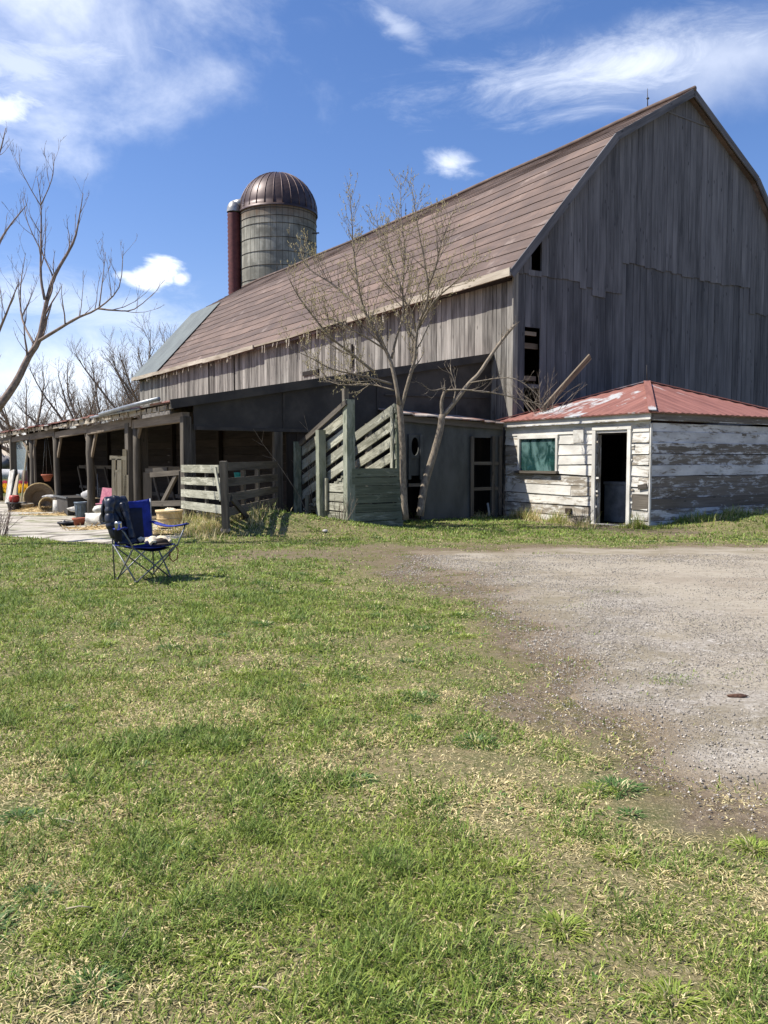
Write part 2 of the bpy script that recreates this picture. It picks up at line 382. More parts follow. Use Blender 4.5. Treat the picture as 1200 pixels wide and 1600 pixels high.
M['dome'] = plain('brown dome metal', (.080,.052,.046), (.050,.032,.028), 1.2, .45, .25, .1, (1,.3,1))
M['dome_seam'] = plain('dome seam', (.15,.10,.09), None, 2, .5, .3, 0)
M['chutered'] = plain('red brown corrugated', (.13,.035,.032), (.08,.022,.02), 3, .6, .1, .1)
M['capmetal'] = plain('pale metal cap', (.42,.41,.38), (.28,.27,.25), 3, .4, .5, .1)
M['hoop'] = plain('rusty hoop', (.07,.06,.05), None, 5, .8)
M['coop_tin'] = plain('pale rusted tin', (.42,.38,.34), (.20,.09,.06), 2.0, .7)
# ================================================================ GROUND
def poly_sd(px, py, poly):            # signed distance, >0 inside
    px = np.asarray(px, float); py = np.asarray(py, float); d = np.full(px.shape, 1e9); ins = np.zeros(px.shape, bool)
    n = len(poly)
    for i in range(n):
        x0, y0 = poly[i]; x1, y1 = poly[(i+1) % n]; ex, ey = x1-x0, y1-y0
        t = np.clip(((px-x0)*ex+(py-y0)*ey)/(ex*ex+ey*ey+1e-12), 0, 1)
        d = np.minimum(d, np.hypot(px-x0-t*ex, py-y0-t*ey))
        c = ((y0 > py) != (y1 > py)) & (px < (x1-x0)*(py-y0)/(y1-y0+1e-12)+x0); ins ^= c
    return np.where(ins, d, -d)
def gp(*pts): return [(onG(x, y).x, onG(x, y).y) for x, y in pts]
DRIVE = gp((640, 872), (705, 930), (775, 965), (800, 1010), (880, 1040), (860, 1090), (910, 1130), (905, 1190), (1010, 1240), (1030, 1290), (1100, 1320), (1170, 1352)) \
    + [(2.2, 2.6), (9, 2.0), (30, 8.5), (34, 16), (12, 14.4)] + gp((1199, 853), (1000, 854), (860, 851), (740, 856), (640, 862))
DIRT = gp((262, 868), (340, 861), (450, 856), (600, 851), (760, 846), (900, 850)) + gp((900, 900), (720, 930), (600, 895), (450, 880), (330, 878))
APRON = gp((318, 826), (268, 842), (170, 849), (100, 846), (40, 840), (-20, 838), (-120, 838)) + [(-19, 25.0), (-24, 36), (-20.5, 41), (-14.7, 34.7), (-4.35, 18.3), (-3.0, 16.6)]
COOPDIRT = gp((600, 815), (760, 806), (900, 826), (960, 834), (1080, 838), (1100, 832), (900, 812), (760, 798), (640, 800))
def masks(x, y):
    n1 = fbm(x, y, 1.3, 3, 5)-.5; n2 = fbm(x, y, .35, 9, 3)-.5
    sd = poly_sd(x, y, DRIVE) + n1*1.5 + n2*.6 + .14
    sdd = poly_sd(x, y, DIRT) + n1*1.2 + n2*.4
    sda = poly_sd(x, y, APRON) + n2*.16
    sdc = poly_sd(x, y, COOPDIRT) + n1*.8 + n2*.2
    uv_u = (x-BO.x)*A.x+(y-BO.y)*A.y; uv_v = (x-BO.x)*Bv.x+(y-BO.y)*Bv.y
    inside = ((uv_u > -.05) & (uv_v > -8.6) & (uv_u < 34) & (uv_v < 14)) & ((uv_u > 1.0) | (uv_v > -3.1))
    inside |= (uv_u > -4.5) & (uv_u <= 0) & (uv_v > -.25) & (uv_v < 4.9)
    return sd, sdd, sda, sdc, inside
def axis(parts):
    r = [parts[0][0]]
    for a, b, s in parts:
        n = max(1, int(round((b-a)/s))); r += list(a+(b-a)*(np.arange(1, n+1)/n))
    return np.array(r)
XS = axis([(-1500, -300, 150), (-300, -60, 30), (-60, -20, 4), (-20, -9, .6), (-9, 12, .16), (12, 24, .6), (24, 80, 5), (80, 400, 40), (400, 1500, 150)])
YS = axis([(-60, -6, 6), (-6, 1, .7), (1, 24, .16), (24, 45, .6), (45, 120, 5), (120, 600, 40), (600, 1800, 150)])
def sheet(name, X, Y, Z, keep, m, attrs):
    ny, nx = X.shape; vi = np.arange(ny*nx).reshape(ny, nx)
    q = np.stack([vi[:-1, :-1], vi[:-1, 1:], vi[1:, 1:], vi[1:, :-1]], -1).reshape(-1, 4)
    if keep is not None:
        gy, gx = np.gradient(keep, Y[:, 0], X[0, :]); gl = np.hypot(gx, gy)+1e-6; mv = np.where(keep < 0, np.minimum(-keep, .16)/gl, 0)
        q = q[(keep.ravel()[q] > 0).any(1)]; X = X+mv*gx/gl; Y = Y+mv*gy/gl; used = np.unique(q); re = np.zeros(ny*nx, int); re[used] = np.arange(len(used)); q = re[q]
    else: used = np.arange(ny*nx)
    me = bpy.data.meshes.new(name); me.vertices.add(len(used)); me.loops.add(q.size); me.polygons.add(len(q))
    me.vertices.foreach_set('co', np.stack([X.ravel()[used], Y.ravel()[used], Z.ravel()[used]], 1).astype(np.float32).ravel())
    me.loops.foreach_set('vertex_index', q.ravel().astype(np.int32)); me.polygons.foreach_set('loop_start', (np.arange(len(q))*4).astype(np.int32))
    me.polygons.foreach_set('use_smooth', np.ones(len(q), bool))
    for k, v in attrs.items():
        a = me.attributes.new(k, 'FLOAT', 'POINT'); a.data.foreach_set('value', v.ravel()[used].astype(np.float32))
    me.materials.append(m); me.update(calc_edges=True)
    o = bpy.data.objects.new(name, me); COL.objects.link(o); return o
def groundmat():
    m, t, b = mat('lawn soil'); tc = N(t, 'ShaderNodeNewGeometry').outputs['Position']
    a = noise(t, tc, 1.1, 6, .65); f = noise(t, tc, 16, 6, .7); vf = noise(t, tc, 90, 4, .7); st = noise(t, mapping(t, tc, (60, 14, 20), (0, 0, 0), (0, 0, .6)), 1, 3, .6)
    grass = mixc(t, sstep(t, mth(t, 'ADD', mth(t, 'MULTIPLY', a, .5), mth(t, 'MULTIPLY', f, .5)), .38, .6), (.24,.19,.10), (.085,.105,.03))
    grass = mixc(t, sstep(t, vf, .48, .66), grass, (.36,.30,.17))
    soil = mixc(t, sstep(t, f, .3, .7), (.12,.088,.056), (.235,.185,.125)); soil = mixc(t, sstep(t, vf, .56, .7), soil, (.33,.28,.20)); soil = mixc(t, mth(t, 'MULTIPLY', sstep(t, noise(t, tc, 2.6, 6, .7), .48, .62), .7), soil, (.12,.12,.035))
    c = mixc(t, mth(t, 'ADD', attr(t, 'dirt'), mth(t, 'MULTIPLY', mth(t, 'SUBTRACT', f, .5), .8), None, True), grass, soil)
    c = mixc(t, attr(t, 'far'), c, (.085,.10,.035))
    t.links.new(c, b.inputs['Base Color']); b.inputs['Roughness'].default_value = .95; b.inputs['Specular IOR Level'].default_value = .1
    bump(t, b, mth(t, 'ADD', f, mth(t, 'MULTIPLY', vf, .5)), .8, .03); return m
def drivemat():
    m, t, b = mat('dusty gravel'); tc = N(t, 'ShaderNodeNewGeometry').outputs['Position']
    a = noise(t, mapping(t, tc, (.5, .9, 1)), 1.0, 5, .6, .4); f = noise(t, tc, 11, 6, .75); gv = attr(t, 'gravel')
    v = N(t, 'ShaderNodeTexVoronoi'); v.inputs['Scale'].default_value = 70; t.links.new(tc, v.inputs['Vector'])
    v2 = N(t, 'ShaderNodeTexVoronoi'); v2.inputs['Scale'].default_value = 28; t.links.new(tc, v2.inputs['Vector'])
    sc = N(t, 'ShaderNodeSeparateColor'); t.links.new(v.outputs['Color'], sc.inputs[0]); s2 = N(t, 'ShaderNodeSeparateColor'); t.links.new(v2.outputs['Color'], s2.inputs[0])
    dust = mixc(t, sstep(t, f, .3, .7), (.275,.238,.178), (.395,.350,.275)); dust = mixc(t, mth(t, 'MULTIPLY', sstep(t, a, .45, .68), .6), dust, (.225,.185,.138))
    dust = mixc(t, mth(t, 'MULTIPLY', sstep(t, noise(t, mapping(t, tc, (.35, 3.4, 1), (3, 1, 0)), 1, 5, .6), .55, .66), .38), dust, (.18,.135,.09))
    stn = mixc(t, sc.outputs[0], (.17,.15,.125), (.38,.35,.305)); stn = mixc(t, sstep(t, s2.outputs[1], .8, .95), stn, (.46,.43,.385))
    k = mth(t, 'ADD', mth(t, 'MULTIPLY', gv, .75), mth(t, 'MULTIPLY', mth(t, 'SUBTRACT', f, .55), 1.6), None, True)
    k = mth(t, 'MULTIPLY', k, sstep(t, mth(t, 'ADD', sc.outputs[1], mth(t, 'MULTIPLY', gv, .55)), .45, .75))
    ms = mth(t, 'MULTIPLY', attr(t, 'moss'), sstep(t, noise(t, mapping(t, tc, (.9, 1.5, 1), (2, 9, 0)), 1.3, 7, .7), .42, .60))
    c = mixc(t, k, dust, stn); c = mixc(t, mth(t, 'MULTIPLY', ms, .6), c, (.165,.135,.075)); c = mixc(t, mth(t, 'ADD', attr(t, 'edge'), mth(t, 'MULTIPLY', mth(t, 'SUBTRACT', f, .5), 1.0), None, True), c, mixc(t, sstep(t, f, .3, .7), (.12,.088,.056), (.235,.185,.125)))
    t.links.new(c, b.inputs['Base Color']); b.inputs['Roughness'].default_value = .95; b.inputs['Specular IOR Level'].default_value = .15
    bump(t, b, mth(t, 'ADD', mth(t, 'MULTIPLY', f, .8), mth(t, 'MULTIPLY', mth(t, 'SUBTRACT', .6, v.outputs['Distance']), .7)), .4, .010); return m
X, Y = np.meshgrid(XS, YS); sd, sdd, sda, sdc, ins = masks(X, Y)
Z = G(X, Y) + np.where((X > -9) & (X < 12) & (Y < 24), .022*(fbm(X, Y, .45, 31, 3)-.5), 0)
dirt = np.maximum.reduce([sm(-.5, .1, sd)*.95, sm(-.2, .45, sdd)*.85, sm(-.3, .2, sdc)*.9, ins*1.0, sm(-.3, .1, sda)])
far = sm(22, 30, Y)*(1-ins)
ground = tag(sheet('ground', X, Y, Z, None, groundmat(), {'dirt': np.where(sd > -.1, 1.25, dirt), 'far': far}), kind='structure')
xs = axis([(-1.5, 9, .09), (9, 34, .5)]); ys = axis([(1.9, 15.6, .09), (15.6, 19, .2)])
X, Y = np.meshgrid(xs, ys); sd, sdd, sda, sdc, ins = masks(X, Y)
zz = G(X, Y) + np.where((X > -9) & (X < 12) & (Y < 24), .022*(fbm(X, Y, .45, 31, 3)-.5), 0)
grav = sm(.0, .5, sd)*(1-sm(1.3, 3.0, poly_sd(X, Y, DRIVE)+.9*(fbm(X, Y, 1.5, 77, 3)-.5)))*sm(12, 8.6, Y)*(.35+.65*sm(.38, .6, fbm(X, Y, .9, 55, 3)))
drive = tag(sheet('gravel_drive', X, Y, zz-.008+.016*sm(-.15, .6, sd), sd, drivemat(), {'gravel': grav, 'moss': 1-sm(.8, 3.4, sd), 'edge': (1-sm(-.05, .95, sd))*1.25}), kind='structure')

# concrete apron
def apronmat():
    m, t, b = mat('cracked apron concrete'); tc = N(t, 'ShaderNodeNewGeometry').outputs['Position']
    a = noise(t, mapping(t, tc, (.6, 1.1, 1)), 1, 6, .65, .5); f = noise(t, tc, 9, 5, .7)
    c = mixc(t, sstep(t, f, .3, .7), (.33,.295,.235), (.50,.46,.385)); c = mixc(t, mth(t, 'MULTIPLY', sstep(t, a, .54, .62), .8), c, (.15,.16,.06))
    v = N(t, 'ShaderNodeTexVoronoi', feature='DISTANCE_TO_EDGE'); v.inputs['Scale'].default_value = .55; t.links.new(mapping(t, mixc(t, .12, tc, noise(t, tc, 2, 4, .6, 0, 1)), (1, 1.7, 1)), v.inputs['Vector'])
    c = mixc(t, mth(t, 'MULTIPLY', sstep(t, v.outputs['Distance'], .075, .015), .9), c, (.10,.085,.06))
    t.links.new(c, b.inputs['Base Color']); b.inputs['Roughness'].default_value = .95; bump(t, b, f, .5, .02); return m
xs = axis([(-26, -12, .35), (-12, -2.8, .11)]); ys = axis([(13.6, 21, .11), (21, 43, .35)])
X, Y = np.meshgrid(xs, ys); sd, sdd, sda, sdc, ins = masks(X, Y)
apron = tag(sheet('concrete_apron', X, Y, G(X, Y)-.006+.036*sm(-.1, .3, sda), sda, apronmat(), {}), kind='structure')

# ================================================================ GRASS (blades)
def blades(name, px, py, h, w, az, lean, col, m, extra=None):
    n = len(px); z = G(px, py) + .022*(fbm(px, py, .45, 31, 3)-.5)*((px > -9) & (px < 12) & (py < 24)) - .004
    wx, wy = np.cos(az+math.pi/2)*w/2, np.sin(az+math.pi/2)*w/2; hx, hy = np.cos(az), np.sin(az)
    sl, cl = np.sin(lean), np.cos(lean); sl2, cl2 = np.sin(np.minimum(lean*1.75, 1.62)), np.cos(np.minimum(lean*1.75, 1.62))
    m1 = h*.5; m2 = h*.5
    mx, my, mz = px+hx*sl*m1, py+hy*sl*m1, z+cl*m1
    tx, ty, tz = mx+hx*sl2*m2, my+hy*sl2*m2, mz+cl2*m2
    V = np.stack([np.stack([px-wx, py-wy, z], 1), np.stack([px+wx, py+wy, z], 1), np.stack([mx-wx*.8, my-wy*.8, mz], 1), np.stack([mx+wx*.8, my+wy*.8, mz], 1), np.stack([tx, ty, tz], 1)], 1)
    b = (np.arange(n)*5)[:, None]; loops = (b+np.array([0, 1, 3, 2, 2, 3, 4])[None]).astype(np.int32)
    ls = (np.arange(n)[:, None]*7+np.array([0, 4])[None]).astype(np.int32)
    me = bpy.data.meshes.new(name); me.vertices.add(n*5); me.loops.add(n*7); me.polygons.add(n*2)
    me.vertices.foreach_set('co', V.astype(np.float32).ravel()); me.loops.foreach_set('vertex_index', loops.ravel()); me.polygons.foreach_set('loop_start', ls.ravel())
    me.polygons.foreach_set('use_smooth', np.ones(n*2, bool))
    c4 = np.ones((n*5, 4), np.float32); c4[:, :3] = np.repeat(col, 5, 0)
    a = me.color_attributes.new('col', 'FLOAT_COLOR', 'POINT'); a.data.foreach_set('color', c4.ravel())
    me.materials.append(m); me.update(calc_edges=True); o = bpy.data.objects.new(name, me); COL.objects.link(o); return o
def blademat():
    m, t, b = mat('grass blade'); c = attr(t, 'col', 'Color'); t.links.new(c, b.inputs['Base Color'])
    b.inputs['Roughness'].default_value = .55; b.inputs['Specular IOR Level'].default_value = .25
    tr = N(t, 'ShaderNodeBsdfTranslucent'); t.links.new(c, tr.inputs[0]); mx = N(t, 'ShaderNodeMixShader'); mx.inputs[0].default_value = .32
    t.links.new(b.outputs[0], mx.inputs[1]); t.links.new(tr.outputs[0], mx.inputs[2]); t.links.new(mx.outputs[0], t.nodes['Material Output'].inputs[0]); return m
BM = blademat()
rng = np.random.default_rng(11)
def sample(n, y0, y1):
    y = y0+(y1-y0)*rng.random(n)**.5 if y0 < 1 else np.sqrt(y0**2+(y1**2-y0**2)*rng.random(n))
    hw = .50*y+1.3; x = (rng.random(n)*2-1)*hw; return x, y
G1 = np.array([.165,.245,.035]); G2 = np.array([.095,.175,.045]); G3 = np.array([.35,.40,.085]); ST = np.array([.80,.69,.38]); ST2 = np.array([.58,.47,.23])
PX = []; PY = []; PH = []; PW = []; PA = []; PL = []; PC = []
def emit(x, y, hs, wd, dens=1.0, tuft=None, keepdry=True):
    sd, sdd, sda, sdc, ins = masks(x, y)
    big = fbm(x, y, .9, 41, 4); mid = fbm(x, y, .26, 43, 4); bare = fbm(x, y, .55, 47, 4)
    dn = .16*sm(1.0, .1, sd)+.84*sm(.15, -.55, sd); dn = np.maximum(dn, .55*sm(.60, .68, fbm(x, y*1.6, .8, 91, 4))*sm(2.6, .6, sd)); dn = np.minimum(dn, 1-.88*sm(-.3, .35, sdd)*sm(.68, .55, fbm(x, y, .9, 95, 3))); dn = np.minimum(dn, sm(.0, -.12, sda)); dn = np.minimum(dn, 1-.85*sm(-.3, .1, sdc)); dn = dn*(~ins)
    near = sm(9, 4, y)
    dn = dn*(1-.62*sm(.56, .66, bare)*(.35+.65*near)); dn = dn*(.62+.38*sm(.35, .55, mid))
    edge = sm(-1.5, -.2, sd)
    k = rng.random(len(x)) < dn*dens; x, y, big, mid, bare, near, edge = (q[k] for q in (x, y, big, mid, bare, near, edge)); n = len(x)
    pdry = .24+.36*sm(.46, .60, fbm(x, y, .42, 61, 4))*(.6+.4*near)+.16*near+.25*edge-.18*sm(.5, .6, big)
    pdry = pdry*(.74+.26*sm(11, 6, y))
    dry = rng.random(n) < pdry
    u = rng.random(n)[:, None]; gcol = G1*(1-u)+G3*u; dark = (sm(.48, .70, mid+.2*(rng.random(n)-.5))*.48)[:, None]; gcol = gcol*(1-dark)+(G2*(.8+.5*u))*dark; gcol = gcol*1.0
    farm = sm(6, 12, y)[:, None]; gcol = gcol*(1-farm*.35)+(np.array([.19,.28,.055])*(.8+.4*u))*farm*.35
    scol = ST*(u)+ST2*(1-u)
    col = np.where(dry[:, None], scol, gcol)*(.42+.95*rng.random((n, 1)))
    PX.append(x); PY.append(y); PC.append(col)
    PH.append(hs*(.55+.9*rng.random(n))*np.where(dry, .95, 1)*(.75+.6*sm(.45, .65, mid))*(1-.35*edge)); PW.append(wd*(.7+.6*rng.random(n)))
    PA.append(rng.random(n)*2*math.pi); PL.append(np.where(dry, .95+.55*rng.random(n), .35+.85*rng.random(n)))
for n, y0, y1, hs, wd in ((230000, 1.2, 3.2, .050, .0042), (240000, 3.2, 5.5, .050, .0055), (200000, 5.5, 9, .050, .0078), (150000, 9, 14.5, .05, .012), (110000, 14.5, 21, .055, .018)):
    x, y = sample(n, y0, y1); emit(x, y, hs, wd)
# tufts: denser, longer, darker bunches
nt_ = 700; tx, ty = sample(nt_, 1.6, 15); sdt = masks(tx, ty); kk = (sdt[0] < -.35) & (sdt[1] < 0) & (sdt[2] < -.1) & (~sdt[4]); tx, ty = tx[kk], ty[kk]
ex = np.array([onG(*p).to_tuple()[:2] for p in ((640,1085),(340,1490),(30,1280),(500,1115),(1175,1325),(965,1340),(420,1130),(60,1400),(150,1540),(600,1560),(880,1450),(280,1330),(560,1220),(1050,1560))])
tx = np.concatenate([tx, ex[:, 0]]); ty = np.concatenate([ty, ex[:, 1]]); R = .035+.075*rng.random(len(tx))**1.6; R[-len(ex):] = .065
for i in range(len(tx)):
    n = int(np.clip(2900*R[i]/(.6+.12*ty[i]), 30, 420)); a = rng.random(n)*2*math.pi; r = R[i]*np.sqrt(rng.random(n))
    x = tx[i]+r*np.cos(a); y = ty[i]+r*np.sin(a); u = rng.random((n, 1)); kind = rng.random()
    col = (G1*(1-u)+G3*u) if kind < .65 else ((G2*(1-u)+np.array([.13,.215,.07])*u))
    dr = rng.random(n) < .12; col = np.where(dr[:, None], ST*(.6+.5*u), col)
    PX.append(x); PY.append(y); PC.append(col); PH.append((.030+.22*R[i]+.0*a)*(.6+.8*rng.random(n))); PW.append((.0042+.0006*ty[i])*(.7+.6*rng.random(n)))
    PA.append(a+rng.normal(0, .5, n)); PL.append(.35+.75*(r/R[i])+.2*rng.random(n))
nb = 420; bx, by = sample(nb, 1.5, 9); kb = masks(bx, by)[0] < -.1; bx, by = bx[kb], by[kb]
for i in range(len(bx)):
    n = 9+int(rng.random()*14); a = rng.random(n)*6.28; r = .005+.05*rng.random(n)**.7; u = rng.random((n, 1))
    PX.append(bx[i]+r*np.cos(a)); PY.append(by[i]+r*np.sin(a)); PC.append(np.array([.10,.20,.05])*(1-u)+np.array([.20,.32,.08])*u); PH.append(.020+.022*rng.random(n)); PW.append(.008+.008*rng.random(n)); PA.append(a); PL.append(.9+.5*rng.random(n))
cat = np.concatenate
grass = blades('lawn_grass', cat(PX), cat(PY), cat(PH), cat(PW), cat(PA), cat(PL), cat(PC), BM)
tag(grass, 'short patchy lawn of green blades and straw in the foreground', 'grass', kind='stuff')
# taller grass and dead stalks along the wall bases and mound
def weeds(name, label, pts, n, spread, h, dryp, wd=.012):
    X_ = []; Y_ = []; 
    for i in range(len(pts)-1):
        a, b = onG(*pts[i]), onG(*pts[i+1]); k = n//(len(pts)-1); t = rng.random(k)
        X_.append(a.x+(b.x-a.x)*t+rng.normal(0, spread, k)); Y_.append(a.y+(b.y-a.y)*t+rng.normal(0, spread*.8, k))
    x = cat(X_); y = cat(Y_); n = len(x); dry = rng.random(n) < dryp*(.4+1.2*fbm(x, y, .6, 5, 2)); u = rng.random((n, 1))
    col = np.where(dry[:, None], ST*u+ST2*(1-u), G1*(1-u)+G3*u)*.95
    o = blades(name, x, y, h*(.35+.9*rng.random(n))*(.25+1.9*sm(.35, .75, fbm(x, y, .4, 8, 3))), wd*(.6+.6*rng.random(n)), rng.random(n)*6.28, .15+.7*rng.random(n), col, BM)
    return tag(o, label, 'weeds', kind='stuff')
weeds('mound_weeds', 'ragged grass and dry weeds on the low mound before the loading chute', [(300, 822), (340, 822), (400, 818), (470, 812), (545, 810)], 15000, .42, .16, .75)
weeds('wall_weeds', 'grass and dead stalks along the foot of the white shed', [(790, 808), (860, 815), (925, 826)], 1800, .09, .18, .55)
weeds('corner_grass', 'long green grass at the front corner of the white shed', [(982, 824), (1010, 826), (1040, 824)], 2200, .14, .26, .2)
weeds('bank_grass', 'grass on the shaded bank under the side wall of the shed', [(1020, 816), (1080, 812), (1190, 812)], 3500, .35, .13, .3)
weeds('coop_weeds', 'thin weeds along the dark outbuilding and chute base', [(560, 812), (640, 808), (760, 808)], 1300, .16, .16, .6)
# pebbles
def pebbles():
    n = 420000; x, y = sample(n, 2.2, 12.5); kx = x > -.6; x = x[kx]; y = y[kx]; n = len(x); sd = masks(x, y)[0]; p = (.35+.65*sm(11, 5, y))*sm(-.3, .35, sd)*(1-.62*sm(1.4, 3.4, sd+.9*(fbm(x, y, 1.5, 77, 3)-.5)))*(.22+.78*sm(.36, .58, fbm(x, y, .8, 55, 4)))
    k = rng.random(n) < p; x, y = x[k], y[k]; n = len(x); r = (.0016+.0075*rng.random(n)**9+.00042*y); z = G(x, y)+.022*(fbm(x, y, .45, 31, 3)-.5)+.011
    base = np.array([[1,0,0],[0,1,0],[-1,0,0],[0,-1,0],[0,0,.8],[0,0,-.6]], float); fs = np.array([[0,1,4],[1,2,4],[2,3,4],[3,0,4],[1,0,5],[2,1,5],[3,2,5],[0,3,5]])
    a = rng.random(n)*6.28; V = base[None]*(.7+.6*rng.random((n, 6, 1)))*r[:, None, None]
    ca, sa = np.cos(a)[:, None], np.sin(a)[:, None]; V = np.stack([V[..., 0]*ca-V[..., 1]*sa*.7+x[:, None], V[..., 0]*sa+V[..., 1]*ca*.7+y[:, None], V[..., 2]+z[:, None]], -1)
    me = bpy.data.meshes.new('pebbles'); q = (fs[None]+(np.arange(n)*6)[:, None, None]).reshape(-1)
    me.vertices.add(n*6); me.loops.add(len(q)); me.polygons.add(n*8); me.vertices.foreach_set('co', V.astype(np.float32).ravel()); me.loops.foreach_set('vertex_index', q.astype(np.int32)); me.polygons.foreach_set('loop_start', (np.arange(n*8)*3).astype(np.int32))
    g = .14+.40*rng.random(n)**1.3; c = np.ones((n, 4), np.float32); c[:, 0] = g*1.02; c[:, 1] = g*.91; c[:, 2] = g*.76
    at_ = me.color_attributes.new('col', 'FLOAT_COLOR', 'POINT'); at_.data.foreach_set('color', np.repeat(c, 6, 0).ravel())
    m, t, b = mat('pebble'); t.links.new(attr(t, 'col', 'Color'), b.inputs['Base Color']); b.inputs['Roughness'].default_value = .9
    me.materials.append(m); me.update(calc_edges=True); o = bpy.data.objects.new('pebbles', me); COL.objects.link(o); tag(o, 'loose grey pebbles along the edge of the drive', 'pebbles', kind='stuff')
pebbles()
# ================================================================ BARN
_vb, _zb = Pu(965, 209, -.27); _vr, _zr = Pu(1085, 141, -.27); _ve, _ze = Pu(808, 408, -.27)
print('RP', _vb, _zb, _vr, _zr, _ve, _ze)
RW = 2*_vr; RP = [(0.0, 6.5), (_vb, _zb), (_vr, _zr), (RW-_vb, _zb), (RW, 6.5)]
LEN = 32.2
def rz(v):
    for (a, za), (b, zb) in zip(RP, RP[1:]):
        if a <= v <= b: return za+(zb-za)*(v-a)/(b-a)
    return RP[0][1] if v < 0 else RP[-1][1]
barn = thing('barn', 'huge grey weathered wooden barn with brown gambrel roof', 'barn', L(0, 0, 0))
b = MB(); v = 0.0
def slot(mb, v0, v1, z0, z1, holes, u, t, low=None):
    """vertical plank on the gable, split round the openings"""
    cuts = [(a, c) for (va, vb, a, c) in holes if va < (v0+v1)/2 < vb]; segs = [(z0, z1)]
    for a, c in cuts: segs = [s for (p, q) in segs for s in ((p, min(q, a)), (max(p, c), q)) if s[1]-s[0] > .05]
    for p, q in segs:
        tone = random.random(); hw = (v1-v0)-random.choice((.006,.008,.010,.022))
        zt0, zt1 = rz(v0)-.12, rz(v1)-.12
        if min(zt0, zt1) < p+.03: continue
        if q >= min(zt0, zt1)-.01:
            vs = [L(u, v0+.004, p), L(u, v1-.004, p), L(u, v1-.004, zt1), L(u, v0+.004, zt0)]
            o = random.uniform(0, 40); vs2 = vs+[x - A*t for x in vs]
            lc = [(o+(x-BO).dot(Bv)-v0, o+x.z, k) for k, x in enumerate(vs)]*1; lc = lc+[(a_, b_, .1) for a_, b_, c_ in lc]
            mb.add(vs2, MB.HF, lc, tone)
        else: mb.board(L(u-t/2, (v0+v1)/2, p), L(u-t/2, (v0+v1)/2, q), hw, t, Bv, tone)
H1 = [(.5, .86, 6.3, 7.25)]; H2 = [(.37, .70, 3.4, 4.85), (.37, .70, 2.3, 3.3)]
up = MB(); lo = MB()
while v < RW-.1:
    w = random.uniform(.17, .30); v1 = min(v+w, RW)
    if v < 3.72: zb = 6.2+random.uniform(-.05, .03)-(.16 if 2.6 < v < 3.0 else 0)-.12*(v > 2.2)
    elif v < 9.7: zb = 6.88+random.uniform(-.05, .03)-.05*math.sin(v)
    else: zb = 6.1+random.uniform(-.04, .04)
    if 5.6 < v < 8.9: pass
    slot(up, v, v1, zb, 30, H1, -.03+random.uniform(-.006, .004), .025)
    v = v1
v = 0.0
while v < RW-.1:
    w = random.uniform(.18, .32); v1 = min(v+w, RW); z1 = min(7.2, rz((v+v1)/2)-.3)
    slot(lo, v, v1, -.2+random.uniform(0, .08), z1, H2+H1, .0+random.uniform(-.005, .004), .025); v = v1
gs = up.build('gable_siding', M['gable'], barn); tag(gs, 'upper tier of grey gable boards with jagged lower edge')
tag(lo.build('gable_siding', M['gable_low'], barn), 'lower tier of darker gable boards')
m = MB()   # thin battens, cracks of wood, horizontal drip boards
m.board(L(-.062, _vr-1.1, _zr-.72), L(-.062, _vr+1.1, _zr-.76), .05, .03, ZV, .2)
m.build('gable_trim', M['gable'], barn)
m = MB(); m.board(L(.05, .35, 3.55), L(.05, .75, 3.55), .12, .06, ZV, .9); m.board(L(.05, .35, 4.7), L(.05, .75, 4.7), .10, .06, ZV, .9)
m.board(L(.15, .35, 4.4), L(.15, .9, 4.4), .14, .06, ZV, .5); m.build_each('brace_rail', M['beam'], barn)
# long wall siding
m = MB(); u = 0.0; lowm = MB()
while u < LEN-.05:
    w = random.uniform(.16, .30); u1 = min(u+w, LEN); uc = (u+u1)/2
    zb = 4.16+random.uniform(-.035, .03); off = -random.uniform(.0, .022)
    if uc < 1.0: zb = .15
    zt = 6.42
    if abs(uc-18.2) < .1: u = u1; off = .05
    m.board(L(uc, off-.012, zb), L(uc, off-.012, zt), w-random.choice((.008,.010,.012,.03)), .024, A, None, c0=random.uniform(-.01, .01)); u = u1
m.build('wall_siding', M['barnwood'], barn)
m = MB(); m.board(L(21.2, -.06, 4.25), L(21.2, -.06, 6.1), .07, .03, A, .1); m.board(L(15.2, -.05, 4.26), L(17.2, -.05, 4.26), .05, .03, ZV, .8)
m.board(L(10.4, -.06, 4.62), L(11.6, -.06, 4.62), .16, .05, ZV, .0); m.board(L(8.0, -.09, 4.52), L(8.0, -.09, 5.3), .10, .04, A, .1)
m.build_each('batten', M['darkwood'], barn)
m = MB(); m.board(L(-.045, -.05, .3), L(-.045, -.05, 6.35), .05, .16, A, .8); m.build('corner_board', M['barnwood'], barn)
m = MB(); m.box(1.0, LEN, .04, .5, -1, 4.15); m.box(LEN-.4, LEN, .5, RW-.4, -1, 4.15); m.box(0.4, LEN, RW-.45, RW-.1, -1, 4.15); m.build('foundation_wall', M['rock'], barn)
m = MB(); v = 0
while v < RW-.4:
    w = .3; z1 = rz(v+.15)-.15; m.board(L(LEN, v+.15, -.5), L(LEN, v+.15, z1), w, .03, Bv); v += w
u = 0
while u < LEN: m.board(L(u+.2, RW-.02, -.5), L(u+.2, RW-.02, 6.4), .4, .03, A); u += .4
m.build('rear_siding', M['barnwood'], barn)
